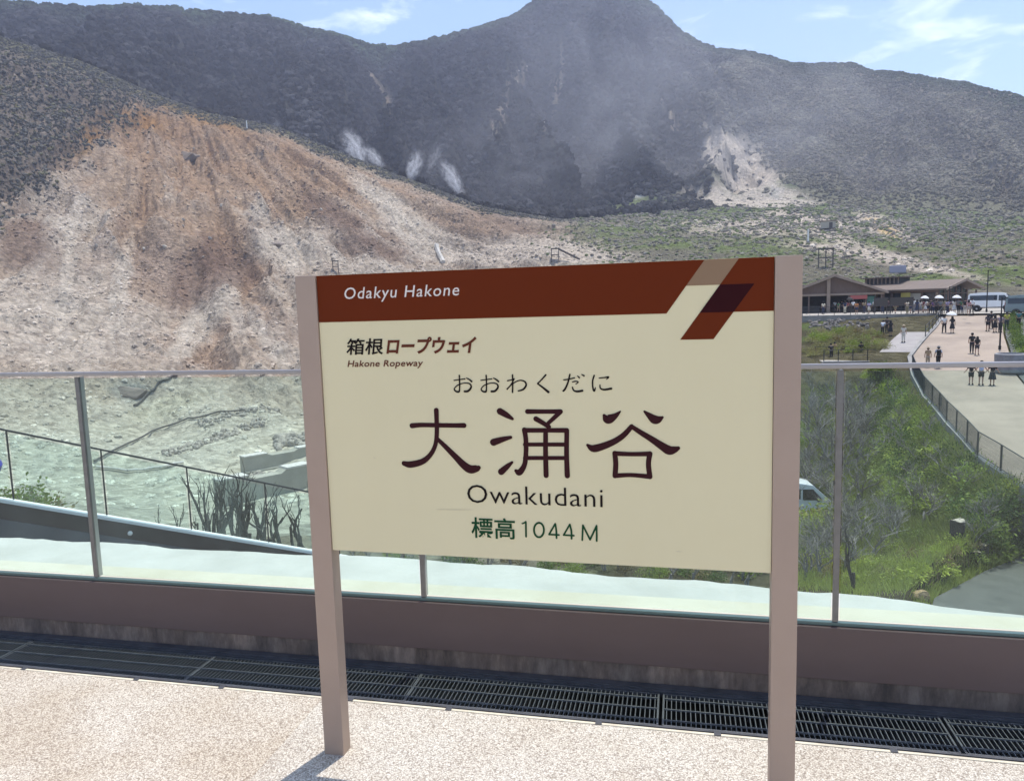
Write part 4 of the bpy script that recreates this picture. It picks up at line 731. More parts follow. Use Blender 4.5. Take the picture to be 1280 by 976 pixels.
# --- vans
van_w = mat('van_white', (0.80, 0.81, 0.81), 0.25, coat=0.5); tyre_m = mat('tyre_rubber', (0.015, 0.015, 0.016), 0.8); rim_m = mat('wheel_rim', (0.45, 0.45, 0.46), 0.35, metal=0.8); vgl = mat('van_glass', (0.012, 0.016, 0.022), 0.06, spec=0.8)
lamp_m = mat('lamp_lens', (0.75, 0.75, 0.72), 0.15); tail_m = mat('tail_lens', (0.35, 0.02, 0.02), 0.2); bump_m = mat('van_trim', (0.05, 0.05, 0.055), 0.6)
def make_van(loc, rz, label, paint=None, sc=1.0, group=None):
    v = empty('van', loc, rz, label, 'van', group); v.scale = (sc, sc, sc); W2 = 0.86; paint = paint or van_w
    prof = [(-2.42, 0.42), (-2.45, 1.0), (-2.36, 1.95), (-2.2, 2.12), (-1.2, 2.20), (0.6, 2.19), (1.25, 2.08), (1.75, 1.62), (2.20, 1.22), (2.42, 0.98), (2.46, 0.55), (2.38, 0.36)]
    vs = []; n = len(prof)
    for yy, k in ((-W2, 0), (-W2*0.995, 1), (W2*0.995, 1), (W2, 0)): pass
    rings = [(-W2+0.10, 0.93, True), (-W2, 1.0, False), (W2, 1.0, False), (W2-0.10, 0.93, True)]
    for yy, k, inn in ((-W2+0.13, 0, 1), (-W2, 1, 0), (W2, 1, 0), (W2-0.13, 0, 1)):
        for x_, z_ in prof:
            tl = 0.10*max(0, (z_-1.05))/1.1; sg_ = -1 if yy < 0 else 1
            vs.append((x_*(1 if k else 0.985), yy-sg_*tl, 0.36+(z_-0.36)*1.0 if not inn else 0.36+(z_-0.36)*(1.0)))
    mb = MB(); fs = []
    ring = [vs[n:2*n], vs[2*n:3*n]]
    mb.add(ring[0]+ring[1], [(i, (i+1) % n, n+(i+1) % n, n+i) for i in range(n)]+[tuple(range(n-1, -1, -1)), tuple(range(n, 2*n))])
    body = mb.build('body', paint, v, bevel=0.045)
    def side(x0, x1, z0, z1, name, m, slant=0.0):
        for sy in (-1, 1):
            y0, y1 = [sy*(W2-0.10*max(0, (z-1.05))/1.1+0.012) for z in (z0, z1)]
            MB().add([(x0, y0, z0), (x1+slant, y0, z0), (x1, y1, z1), (x0, y1, z1), (x0, y0-sy*0.03, z0), (x1+slant, y0-sy*0.03, z0), (x1, y1-sy*0.03, z1), (x0, y1-sy*0.03, z1)], [(0, 1, 2, 3), (4, 5, 6, 7), (0, 1, 5, 4), (1, 2, 6, 5), (2, 3, 7, 6), (3, 0, 4, 7)]).build(name, m, v)
    side(-2.2, 0.55, 1.30, 1.88, 'side_window', vgl); side(0.68, 1.25, 1.25, 1.86, 'door_window', vgl, 0.52); side(-2.3, 2.2, 0.42, 0.52, 'sill_trim', bump_m)
    MB().add([(2.21, -0.74, 1.235), (2.21, 0.74, 1.235), (1.42, 0.68, 2.0), (1.42, -0.68, 2.0), (2.17, -0.74, 1.21), (2.17, 0.74, 1.21), (1.38, 0.68, 1.98), (1.38, -0.68, 1.98)], [(0, 1, 2, 3), (4, 5, 6, 7), (0, 1, 5, 4), (1, 2, 6, 5), (2, 3, 7, 6), (3, 0, 4, 7)]).build('windscreen', vgl, v)
    MB().box((-2.43, 0, 1.55), (0.04, 1.3, 0.55), ry=-0.09).build('rear_window', vgl, v); MB().box((2.46, 0, 0.5), (0.10, 1.66, 0.26)).build('bumper', bump_m, v, bevel=0.02); MB().box((-2.46, 0, 0.5), (0.10, 1.66, 0.22)).build('bumper', bump_m, v, bevel=0.02)
    for sy in (-1, 1):
        MB().box((2.40, sy*0.66, 0.84), (0.12, 0.30, 0.2)).build('headlight', lamp_m, v, bevel=0.02); MB().box((-2.44, sy*0.76, 1.2), (0.05, 0.12, 0.5)).build('tail_light', tail_m, v); MB().box((1.5, sy*0.99, 1.32), (0.12, 0.16, 0.24)).build('mirror', bump_m, v, bevel=0.02)
        for x_ in (-1.45, 1.5):
            MB().prism([(x_+0.43*math.cos(a*math.pi/9), 0.36+0.43*math.sin(a*math.pi/9)) for a in range(10)], 'y', sy*(W2-0.2), sy*(W2+0.008)).build('wheel_arch', bump_m, v)
            w = MB().lathe([(0.20, -0.1), (0.31, -0.1), (0.34, -0.06), (0.34, 0.06), (0.31, 0.1), (0.20, 0.1)], n=18).build('wheel', tyre_m, v, smooth=False); w.rotation_euler = (R(90), 0, 0); w.location = (x_, sy*(W2-0.06), 0.34)
            MB().lathe([(0.05, -0.105), (0.21, -0.09), (0.21, 0.09), (0.05, 0.105)], n=14).build('rim', rim_m, w)
    return v
p = at(1240, 392, 104); make_van((p.x, p.y, PLZ), -math.atan2(p.x, p.y)-0.12, 'white minibus parked on the plaza right of the glazed shop', group='parked vans')
p = at(1292, 397, 94); make_van((p.x, p.y, float(zroad(94))), -math.atan2(p.x, p.y)-0.1, 'shaded grey green van cut off by the right edge of the photo', mat('van_shaded', (0.20, 0.25, 0.25), 0.3, coat=0.4), group='parked vans')  # shade on the white minibus put into its grey-green paint
def lowvan(px, py, D, rz, label):
    p = at(px, py, D); z = ground(p.x, p.y); make_van((p.x, p.y, p.z-2.16), rz, label, group='parked vans'); return p.z-2.16
lowvan(984, 601, 45, -0.12, 'white van parked in the hollow behind the right sign post')
# --- planter, bollards, lamp posts
pP = at(1264, 441, 64); pz = float(zroad(64))
pn = empty('round_planter', (pP.x, pP.y, pz), 0, 'round grey concrete planter at the right side of the road', 'planter')
MB().lathe([(0.95, 0), (1.0, 0.1), (1.02, 1.3), (0.94, 1.36), (0.85, 1.36), (0.82, 1.2), (0.1, 1.2)], n=28).build('tub', mat('planter_grey', (0.26, 0.265, 0.27), 0.9, (0.2, 0.2, 0.21), 2), pn)
def lamp(px, py, D, h, label, z=None):
    p = at(px, py, D); z = (PLZ if D > 95 else float(zroad(D))) if z is None else z
    l_ = empty('street_lamp', (p.x, p.y, z), 0, label, 'lamp'); MB().tube((0, 0, 0), (0, 0, h), 0.07, 0.045, 8).build('pole', blk_m, l_); MB().lathe([(0.1, 0), (0.11, 0.3), (0.03, 0.34)], n=10).build('base', blk_m, l_)
    MB().box((0.22, 0, h), (0.5, 0.12, 0.07)).build('lamp_head', blk_m, l_)
lamp(1233, 392, 100, 4.7, 'thin black lamp post behind the white minibus'); lamp(1186, 390, 100, 3.0, 'short dark post lamp before the glazed gable'); lamp(1250, 428, 73, 4.2, 'black lamp post at the right road edge near the planter')
# --- people -----------------------------------------------------------------------------------------------
def skin_mesh(name, V, E, Rr, sub=1):
    me = bpy.data.meshes.new(name+'_s'); me.from_pydata(V, E, []); o = bpy.data.objects.new(name+'_s', me); COL.objects.link(o)
    md = o.modifiers.new('k', 'SKIN'); md.use_smooth_shade = True
    for i, r_ in enumerate(Rr): me.skin_vertices[0].data[i].radius = r_ if hasattr(r_, '__len__') else (r_, r_)
    me.skin_vertices[0].data[0].use_root = True
    o.modifiers.new('d', 'SUBSURF').levels = sub; bpy.context.view_layer.update()
    out = bpy.data.meshes.new_from_object(o.evaluated_get(bpy.context.evaluated_depsgraph_get())); out.name = name; bpy.data.objects.remove(o)
    out.materials.clear(); out.materials.append(None); return out
def pose(kind):
    P = dict(pel=(0, 0, .94), sp=(0, 0, 1.14), ch=(0, .01, 1.33), nk=(0, .01, 1.46), hb=(0, 0, 1.54), hd=(0, -.01, 1.62), ht=(0, 0, 1.70))
    for s, sx in (('l', -1), ('r', 1)):
        P.update({'sh'+s: (sx*.165, .01, 1.39), 'el'+s: (sx*.235, .02, 1.13), 'wr'+s: (sx*.245, -.06, .90), 'ha'+s: (sx*.24, -.09, .80), 'hp'+s: (sx*.085, 0, .88), 'kn'+s: (sx*.095, -.015, .49), 'an'+s: (sx*.10, .02, .09), 'to'+s: (sx*.115, -.13, .035)})
    if kind in ('walk', 'walk2'):
        f = 1 if kind == 'walk' else -1
        for s, k in (('l', f), ('r', -f)):
            sx = -1 if s == 'l' else 1
            P['kn'+s] = (sx*.09, -.15*k-.03, .50); P['an'+s] = (sx*.09, -.24*k if k > 0 else .30, .09 if k > 0 else .14); a = P['an'+s]; P['to'+s] = (sx*.105, a[1]-.14, .035 if k > 0 else .05)
            P['el'+s] = (sx*.23, .12*k+.02, 1.14); P['wr'+s] = (sx*.24, .18*k-.08, .93); P['ha'+s] = (sx*.235, .20*k-.11, .84)
    if kind == 'parasol':
        P['elr'] = (.27, -.10, 1.20); P['wrr'] = (.18, -.26, 1.36); P['har'] = (.16, -.29, 1.44)
    if kind == 'hands':
        for s, sx in (('l', -1), ('r', 1)): P['el'+s] = (sx*.29, .01, 1.15); P['wr'+s] = (sx*.42, -.02, .97); P['ha'+s] = (sx*.49, -.03, .90)
    if kind == 'phone':
        for s, sx in (('l', -1), ('r', 1)): P['el'+s] = (sx*.24, -.10, 1.15); P['wr'+s] = (sx*.10, -.32, 1.30); P['ha'+s] = (sx*.05, -.38, 1.34)
    if kind == 'lean':
        for k_ in ('sp', 'ch', 'nk', 'hb', 'hd', 'ht', 'shl', 'shr'): x_, y_, z_ = P[k_]; P[k_] = (x_, y_-0.45*(z_-.94), z_-0.08*(z_-.94))
        for s, sx in (('l', -1), ('r', 1)): P['el'+s] = (sx*.25, -.30, 1.08); P['wr'+s] = (sx*.17, -.50, 1.04); P['ha'+s] = (sx*.12, -.57, 1.03)
    return P
RAD = dict(pel=(.135, .10), sp=(.125, .085), ch=(.15, .10), nk=.05, hb=.062, hd=(.078, .092), ht=.055, sh=.06, el=.04, wr=.03, ha=.033, hp=.085, kn=.058, an=.036, to=.038)
POSES = {}
def pose_meshes(kind):
    if kind in POSES: return POSES[kind]
    P = pose(kind)
    def mk(name, chain, grow):
        ks = []; E_ = []
        for c in chain:
            for a_ in c:
                if a_ not in ks: ks.append(a_)
            E_ += [(ks.index(a_), ks.index(b_)) for a_, b_ in zip(c[:-1], c[1:])]
        rr = []
        for k_ in ks:
            r_ = RAD.get(k_) or RAD[k_[:2]]; r_ = r_ if hasattr(r_, '__len__') else (r_, r_); rr.append((r_[0]+grow, r_[1]+grow))
        return skin_mesh(name, [P[k_] for k_ in ks], E_, rr)
    P['mal'] = tuple((Vector(P['shl'])*0.3+Vector(P['ell'])*0.7)); P['mar'] = tuple((Vector(P['shr'])*0.3+Vector(P['elr'])*0.7)); RAD['ma'] = .047
    P['mkl'] = tuple((Vector(P['hpl'])*0.15+Vector(P['knl'])*0.85)); P['mkr'] = tuple((Vector(P['hpr'])*0.15+Vector(P['knr'])*0.85)); RAD['mk'] = .066
    b_ = mk('body', [('pel', 'sp', 'ch', 'nk', 'hb', 'hd', 'ht'), ('ch', 'shl', 'ell', 'wrl', 'hal'), ('ch', 'shr', 'elr', 'wrr', 'har'), ('pel', 'hpl', 'knl', 'anl', 'tol'), ('pel', 'hpr', 'knr', 'anr', 'tor')], 0)
    s_ = mk('shirt', [('pel', 'sp', 'ch'), ('ch', 'shl', 'mal'), ('ch', 'shr', 'mar')], .024)
    t_ = mk('trousers', [('pel', 'hpl', 'knl', 'anl'), ('pel', 'hpr', 'knr', 'anr')], .02)
    h_ = mk('shorts', [('pel', 'hpl', 'mkl'), ('pel', 'hpr', 'mkr')], .027)
    sk = MB().lathe([(.15, 1.0), (.18, .85), (.25, .5), (.26, .46), (.05, .46)], n=12).mesh('skirt', None, True); sk.materials.append(None)
    hd = Vector(P['hd']); ha = MB().lathe([(.02, .115), (.07, .10), (.10, .05), (.108, -.01), (.10, -.06), (.085, -.09), (.03, -.05)], c=(hd.x, hd.y+.022, hd.z+.01), n=12).mesh('hair', None, True); ha.materials.append(None)
    lh = MB().lathe([(.02, .115), (.07, .10), (.10, .05), (.11, -.03), (.115, -.15), (.09, -.26), (.03, -.27)], c=(hd.x, hd.y+.035, hd.z+.01), n=12).mesh('hair', None, True); lh.materials.append(None)
    ca = MB().lathe([(.02, .13), (.08, .12), (.11, .06), (.115, .03), (.20, .01), (.20, 0), (.10, .0)], c=(hd.x, hd.y, hd.z+.015), n=14).mesh('sun_hat', None, True); ca.materials.append(None)
    sh = []
    for s in 'lr':
        a_, t0 = Vector(P['an'+s]), Vector(P['to'+s]); sh.append(MB().box(((a_.x+t0.x)/2, (a_.y+t0.y)/2-.02, .045+max(0, a_.z-.09)), (.10, .27, .09)).mesh('shoe', None, bevel=.03)); sh[-1].materials.append(None)
    POSES[kind] = dict(body=b_, shirt=s_, trousers=t_, shorts=h_, skirt=sk, hair=ha, long=lh, hat=ca, shoes=sh, P=P); return POSES[kind]
CM = {}
def cmat(c, rough=0.8):
    k = tuple(c)
    if k not in CM: CM[k] = mat('cloth_%d' % len(CM), c, rough, tuple(q*0.8 for q in c), 8)
    return CM[k]
SKIN, HAIR = (0.42, 0.26, 0.19), (0.012, 0.010, 0.010)
BLK, WHT, GRY, NVY, BGE, LBL, OLV, PNK, RED_, TEA = (0.016, 0.016, 0.018), (0.75, 0.75, 0.74), (0.20, 0.20, 0.21), (0.03, 0.04, 0.09), (0.45, 0.36, 0.25), (0.38, 0.48, 0.66), (0.10, 0.10, 0.05), (0.5, 0.28, 0.28), (0.35, 0.05, 0.05), (0.08, 0.2, 0.2)
def person(loc, rz, kind, top, bottom, lower='trousers', hair='hair', h=1.66, label='', group=None, haircol=HAIR, hatcol=None, shoe=BLK):
    S = pose_meshes(kind); o = empty('person', loc, rz, label, 'person', group); k = h/1.74; o.scale = (k, k, k)
    def part(n_, me, c):
        q = inst(n_, me, o); q.material_slots[0].link = 'OBJECT'; q.material_slots[0].material = cmat(c)
    part('body', S['body'], SKIN); part('shirt', S['shirt'], top); part(lower, S[lower], bottom); part('hair', S['long' if hair == 'long' else 'hair'], haircol)
    if hatcol: part('sun_hat', S['hat'], hatcol)
    for m_ in S['shoes']: part('shoe', m_, shoe)
    return o
def ray_to(px, py, zf, D0=30, D1=130):
    d = ray(px, py); hh = math.hypot(d.x, d.y); D = D0
    while D < D1:
        z = EYE+d.z*D/hh
        if z <= zf(D): break
        D += 0.1
    P = at(px, py, D); return Vector((P.x, P.y, zf(D)))
def parasol(loc, c, label, tilt=0.1):
    o = empty('parasol', loc, 0, label, 'parasol'); 
    cn_ = MB().lathe([(0.02, 0.78), (0.16, 0.74), (0.34, 0.63), (0.47, 0.48), (0.455, 0.48), (0.33, 0.60), (0.15, 0.71), (0.02, 0.74)], n=8).build('canopy', cmat(c, 0.6), o); MB().tube((0, 0, 0), (0, 0, 0.86), 0.009, n=6).build('shaft', blk_m, o)
    for k in range(8): a = 2*math.pi*k/8; MB().tube((0, 0, 0.55), (0.3*math.cos(a), 0.3*math.sin(a), 0.63), 0.004, n=4).build('rib', blk_m, o)
    o.rotation_euler = (tilt, 0, 0.3)
def backpack(P_, rz, c, label, h=1.66):
    k = h/1.74; o = empty('backpack', P_, rz, label, 'backpack'); o.scale = (k, k, k)
    b_ = MB().box((0, .20, 1.20), (.30, .17, .44)).build('bag', cmat(c), o, bevel=.05); MB().box((0, .30, 1.10), (.22, .06, .2)).build('pocket', cmat(c), o, bevel=.02)
    for sx in (-1, 1): MB().path([(sx*.1, .12, 1.42), (sx*.12, -.02, 1.47), (sx*.12, -.13, 1.38)], [.016]*3, 5).build('strap', cmat(c), o)
AW, TO = math.pi, 0.0                        # walking away / towards the camera
road_z = lambda D: float(zroad(D)); plz_z = lambda D: PLZ; ter_z = lambda D: TZ
def rd(px, py): return ray_to(px, py, road_z)
def bear(P): return -math.atan2(P.x, P.y)
q_ = [ # px, feet py, ground, facing, pose, top, bottom, lower, hair, height, hat, label
 (1213.5, 481, road_z, AW, 'hands', BLK, BLK, 'shorts', 'long', 1.55, None, 'person in black top and shorts, left of the three walking hand in hand'),
 (1226, 481.5, road_z, AW, 'hands', LBL, BLK, 'shorts', 'hair', 1.68, None, 'person in pale blue shirt walking between two people in black'),
 (1240, 482, road_z, AW, 'hands', BLK, BLK, 'skirt', 'long', 1.6, None, 'person in a black dress, right of the three walking hand in hand'),
 (1214.5, 442, road_z, AW, 'walk', BLK, BLK, 'trousers', 'hair', 1.70, None, 'taller person all in black walking mid-road with a companion'),
 (1221, 444, road_z, AW, 'walk2', BLK, (0.05, 0.05, 0.06), 'shorts', 'long', 1.52, None, 'shorter person in black shorts beside the tall one in black'),
 (1159.5, 459, road_z, AW, 'stand', (0.38, 0.27, 0.16), (0.4, 0.33, 0.24), 'trousers', 'hair', 1.55, BGE, 'person in tan with a beige hat standing above the handrail'),
 (1172.5, 460, road_z, AW, 'walk', (0.45, 0.50, 0.60), BLK, 'trousers', 'hair', 1.68, GRY, 'person in grey blue shirt and cap with a black backpack'),
 (1180, 416.5, road_z, AW, 'walk2', WHT, BLK, 'trousers', 'hair', 1.70, None, 'person in white shirt and black trousers near the plaza'),
 (1190, 416.5, road_z, AW, 'parasol', BLK, BLK, 'skirt', 'long', 1.60, None, 'person in a black dress under a white parasol'),
 (1234.5, 414, road_z, TO, 'stand', (0.06, 0.05, 0.06), BLK, 'shorts', 'long', 1.66, None, 'person in dark top and shorts standing before the minibus, leftmost of the group'),
 (1243.5, 415.5, road_z, TO, 'phone', (0.10, 0.09, 0.09), BLK, 'skirt', 'long', 1.62, None, 'person in a dark skirt holding a phone before the minibus'),
 (1238.5, 411, road_z, AW, 'stand', BLK, BLK, 'trousers', 'hair', 1.72, None, 'person in black behind the group before the minibus'),
 (1250, 415.5, road_z, TO, 'stand', (0.30, 0.24, 0.30), BLK, 'trousers', 'hair', 1.66, None, 'person in mauve top at the road lamp post'),
 (1258, 412, road_z, AW, 'stand', (0.45, 0.42, 0.08), (0.04, 0.06, 0.06), 'trousers', 'hair', 1.68, None, 'person in a yellow green top near the right edge'),
 (1273, 410, road_z, AW, 'stand', TEA, BLK, 'trousers', 'hair', 1.66, None, 'person in dark teal near the right edge by the grey van'),
 (1129, 428, lambda D: float(zroad(D))-0.08, TO, 'stand', (0.62, 0.58, 0.50), (0.6, 0.57, 0.5), 'trousers', 'hair', 1.6, BGE, 'person all in pale beige standing on the grey path'),
 (1039, 449, ter_z, AW, 'lean', BLK, BLK, 'trousers', 'hair', 1.62, None, 'person in black leaning on the left end of the terrace railing'),
 (1043, 447, ter_z, TO, 'phone', (0.35, 0.24, 0.12), BLK, 'trousers', 'hair', 1.6, None, 'person in a brown orange top at the left end of the terrace'),
 (1076, 448, ter_z, AW, 'phone', BLK, (0.05, 0.07, 0.07), 'trousers', 'hair', 1.66, None, 'person in black taking a picture mid terrace'),
 (1119.5, 446, ter_z, TO, 'stand', GRY, BLK, 'trousers', 'hair', 1.66, None, 'person in grey standing at the road end of the terrace'),
 (1103, 419, None, AW, 'lean', (0.55, 0.60, 0.68), BLK, 'trousers', 'hair', 1.6, None, 'person in a light blue shirt on the steps below the notice boards'),
 (1108.5, 417, None, AW, 'stand', (0.08, 0.06, 0.05), BLK, 'trousers', 'hair', 1.66, None, 'person in dark brown on the steps below the notice boards'),
 (1113, 421, None, TO, 'stand', BLK, BLK, 'skirt', 'long', 1.6, None, 'person in black coming down the steps below the notice boards'),
 (1019, 390, plz_z, TO, 'stand', GRY, BLK, 'trousers', 'hair', 1.66, None, 'person in grey inside the dark left bay of the shelter'),
 (1043.5, 390.5, plz_z, TO, 'walk', WHT, BLK, 'shorts', 'hair', 1.68, None, 'person in white shirt and black shorts at the shelter front, left of the cluster'),
 (1052, 390.5, plz_z, AW, 'stand', BLK, BLK, 'trousers', 'hair', 1.7, None, 'person in black at the shelter front'),
 (1060, 391, plz_z, TO, 'parasol', (0.30, 0.10, 0.10), BLK, 'trousers', 'long', 1.62, None, 'person in dark red holding a black parasol before the shelter'),
 (1066, 391, plz_z, AW, 'walk', WHT, BLK, 'trousers', 'hair', 1.72, None, 'person in white top and black trousers under the red banner'),
 (1075.5, 389.5, plz_z, TO, 'stand', PNK, GRY, 'skirt', 'long', 1.6, None, 'person in a pink top before the right bay of the shelter'),
 (1093, 391, plz_z, AW, 'stand', WHT, BLK, 'trousers', 'hair', 1.7, WHT, 'person in white with a white hat between shelter and notice board'),
 (1110, 392, plz_z, AW, 'stand', (0.10, 0.06, 0.07), BLK, 'trousers', 'hair', 1.76, None, 'tall person in dark plum between the two notice boards'),
 (1114.5, 391, plz_z, TO, 'stand', (0.5, 0.42, 0.4), BLK, 'trousers', 'hair', 1.66, None, 'person in pale pink grey left of the wide notice board'),
 (1142, 391, plz_z, AW, 'walk2', WHT, GRY, 'trousers', 'hair', 1.7, None, 'person in white right of the wide notice board'),
 (1150, 391.5, plz_z, TO, 'stand', (0.6, 0.55, 0.5), GRY, 'skirt', 'long', 1.58, None, 'person in a pale top and grey skirt before the shop'),
 (1156, 391, plz_z, AW, 'parasol', WHT, WHT, 'skirt', 'long', 1.6, None, 'person all in white under a white parasol before the shop'),
 (1163, 392, plz_z, AW, 'stand', BLK, BLK, 'trousers', 'hair', 1.74, None, 'person in black before the shop window, left of the fence posts'),
 (1170, 393, plz_z, TO, 'stand', (0.12, 0.10, 0.10), BLK, 'trousers', 'hair', 1.68, None, 'person in charcoal by the fence posts at the road top'),
 (1175, 393, plz_z, AW, 'parasol', GRY, BLK, 'trousers', 'hair', 1.66, None, 'person in grey under a white parasol by the fence posts'),
 (1192.5, 392, plz_z, TO, 'parasol', (0.7, 0.66, 0.6), WHT, 'skirt', 'long', 1.6, None, 'person in cream under a white parasol before the glazed gable'),
 (1198, 392, plz_z, AW, 'walk', GRY, BLK, 'trousers', 'hair', 1.7, None, 'person in grey walking towards the glazed gable'),
 (1206, 393, plz_z, TO, 'stand', BLK, (0.5, 0.45, 0.4), 'trousers', 'hair', 1.7, None, 'person in black top and pale trousers left of the minibus'),
 (1210.5, 394, plz_z, AW, 'stand', PNK, (0.45, 0.40, 0.36), 'shorts', 'long', 1.6, None, 'person in a pink top left of the minibus'),
 (1214.5, 392, plz_z, TO, 'walk2', WHT, BLK, 'trousers', 'hair', 1.7, None, 'person in white and black beside the rear of the minibus')]
cloth = dict(maroon=(0.16, 0.03, 0.04), green=(0.06, 0.16, 0.07), orange=(0.5, 0.2, 0.06), yellow=(0.55, 0.45, 0.12), navy=NVY, lilac=(0.38, 0.33, 0.5), khaki=(0.25, 0.22, 0.13), turquoise=(0.1, 0.35, 0.36), cream=(0.62, 0.57, 0.45), purple=(0.14, 0.06, 0.2))
crowd = [(1048, 'green', 'khaki', 'shorts'), (1056, 'navy', 'cream', 'trousers'), (1070.5, 'orange', 'navy', 'shorts'), (1080, 'khaki', 'navy', 'trousers'), (1086, 'lilac', 'cream', 'skirt'), (1103, 'maroon', 'navy', 'trousers'), (1119, 'navy', 'khaki', 'shorts'), (1134, 'cream', 'khaki', 'trousers'), (1138, 'turquoise', 'navy', 'shorts'), (1146, 'navy', 'navy', 'skirt'), (1153.5, 'maroon', 'khaki', 'shorts'), (1160, 'cream', 'navy', 'shorts'), (1166.5, 'purple', 'navy', 'trousers'), (1179, 'khaki', 'khaki', 'trousers'), (1184, 'lilac', 'navy', 'trousers'), (1188, 'navy', 'cream', 'shorts'), (1202, 'green', 'navy', 'trousers'), (1029, 'cream', 'navy', 'trousers')]
for k, (px, a_, b_, lw) in enumerate(crowd):
    q_.append((px, 391.2+1.6*((k*7) % 5)/4, plz_z, (AW, TO)[k % 2]+0.6*((k*5) % 7-3)/3, ('walk', 'stand', 'walk2', 'phone')[k % 4], cloth[a_], cloth[b_], lw, ('hair', 'long')[k % 2], 1.56+0.03*((k*3) % 6), None, f'person in {a_} top and {b_} {lw} in the plaza crowd before the ' + ('shelter' if px < 1092 else 'shop')))
for px, py, zf, fc, kd, tp, bt, lw, hr, hgt, hat_, lb in q_:
    P_ = ray_to(px, py, zf) if zf else on_ground(px, py, lo=60); rz = bear(P_)+fc+random.uniform(-0.25, 0.25); person(P_, rz, kd, tp, bt, lw, hr, hgt, lb, 'visitors on the road and plaza', hatcol=hat_)
    if 'backpack' in lb: backpack(P_, rz, BLK, 'black backpack worn by the person in grey blue', hgt)
    if kd == 'parasol':
        k = hgt/1.74; hd_ = Vector((0.16, -0.29, 1.38))*k; hd_.rotate(Euler((0, 0, rz))); lbl = lb.split(' under')[0].split(' holding')[0].replace('person', 'the person')
        parasol(P_+hd_, BLK if 'black parasol' in lb else WHT, ('black' if 'black parasol' in lb else 'white')+' parasol held by '+lbl+(lb.split('parasol')[1]))
# ================================================================== LOWER RAMP ON THE LEFT
ra, rb = at(0, 624, 12.7), at(395, 690, 12.7); rdir = rb-ra; rlen = math.hypot(rdir.x, rdir.y); rsl = rdir.z/rlen; rd2 = Vector((rdir.x, rdir.y, 0)).normalized(); ryaw = math.atan2(rd2.y, rd2.x); rnn = Vector((-rd2.y, rd2.x, 0))
ramp_w = mat('ramp_wall_shaded', (0.075, 0.062, 0.06), 0.8, (0.055, 0.047, 0.046), 2, bump=0.1, bscale=20); cap_w = mat('ramp_cap_white', (0.72, 0.74, 0.72), 0.6); plinth_m = mat('ramp_plinth_grey', (0.135, 0.14, 0.15), 0.9, (0.10, 0.105, 0.115), 1.5, detail=7, bump=0.3, bscale=25)  # ramp wall: backlit shade of its face put into the dark colour
rw = empty('ramp_parapet', ra, ryaw, 'sloping dark-shaded parapet with white cap beyond the left glass', 'wall')
def slab(name, x0, x1, y0, y1, z0, z1, m, par):
    vs = [(x, y, z+x*rsl) for x in (x0, x1) for y in (y0, y1) for z in (z0, z1)]
    return MB().add(vs, [(0, 1, 3, 2), (4, 6, 7, 5), (0, 4, 5, 1), (2, 3, 7, 6), (0, 2, 6, 4), (1, 5, 7, 3)]).build(name, m, par)
slab('cap', -9, 9.5, -0.004, 0.16, -0.045, 0.0, cap_w, rw); slab('wall', -9, 9.5, 0.0, 0.15, -0.29, -0.046, ramp_w, rw); slab('plinth', -9, 9.5, -0.02, 0.15, -1.2, -0.292, plinth_m, rw)
cl_ = MB().lathe([(0.035, 0), (0.035, 0.02), (0.012, 0.03)], n=12).build('wall_light', lamp_m, rw); cl_.rotation_euler = (R(90), 0, 0); cx_l = (at(163, 662, 12.7)-ra).dot(rd2); cl_.location = (cx_l, 0.0, -0.19+cx_l*rsl)
rb_ = empty('ramp_glass_fence', ra, ryaw, 'lower glass fence with thin dark posts on the sloping parapet', 'balustrade')
glass2 = glass('ramp_glass', (0.94, 0.985, 0.97), 0.8, 0.015)
rh_ = 1.04; slab('handrail', -9, 9.5, 0.06, 0.10, rh_-0.025, rh_+0.0, fence_m, rb_)
xs = [(at(px, 640, 12.7)-ra).dot(rd2) for px in (18, 105, 214, 333)]; st = (xs[3]-xs[0])/3
xs = [xs[0]+st*k for k in range(-4, 6)]
for k, x in enumerate(xs):
    MB().box((x, 0.08, rh_/2+x*rsl), (0.022, 0.022, rh_-0.03)).build('post', fence_m, rb_)
    slab('glass_pane', x+0.03, x+st-0.03, 0.075, 0.085, 0.03, rh_-0.06, glass2, rb_)
o = MB().add([tuple(ra+rd2*u+rnn*v+Vector((0, 0, u*rsl-1.15))) for u, v in ((-9, -6), (9.5, -6), (9.5, 0.1), (-9, 0.1))], [(0, 1, 2, 3)]).build('ramp', plinth_m); tag(o, kind='structure')
# blue folded umbrella poking into the frame
um = empty('blue_umbrella', at(-26, 580, 12.0), 0, 'blue umbrella tip at the left edge of the photo, behind the glass', 'umbrella')
ub_m = mat('umbrella_blue', (0.035, 0.05, 0.42), 0.4); c_ = MB().lathe([(0.012, 0.50), (0.06, 0.44), (0.13, 0.34), (0.19, 0.2), (0.20, 0.1), (0.17, 0.1), (0.1, 0.15)], n=8).build('canopy', ub_m, um); c_.rotation_euler = (0, R(90), -0.55); MB().tube((-0.4, 0.2, 0), (0.46, -0.28, 0), 0.008, n=6).build('shaft', blk_m, um)
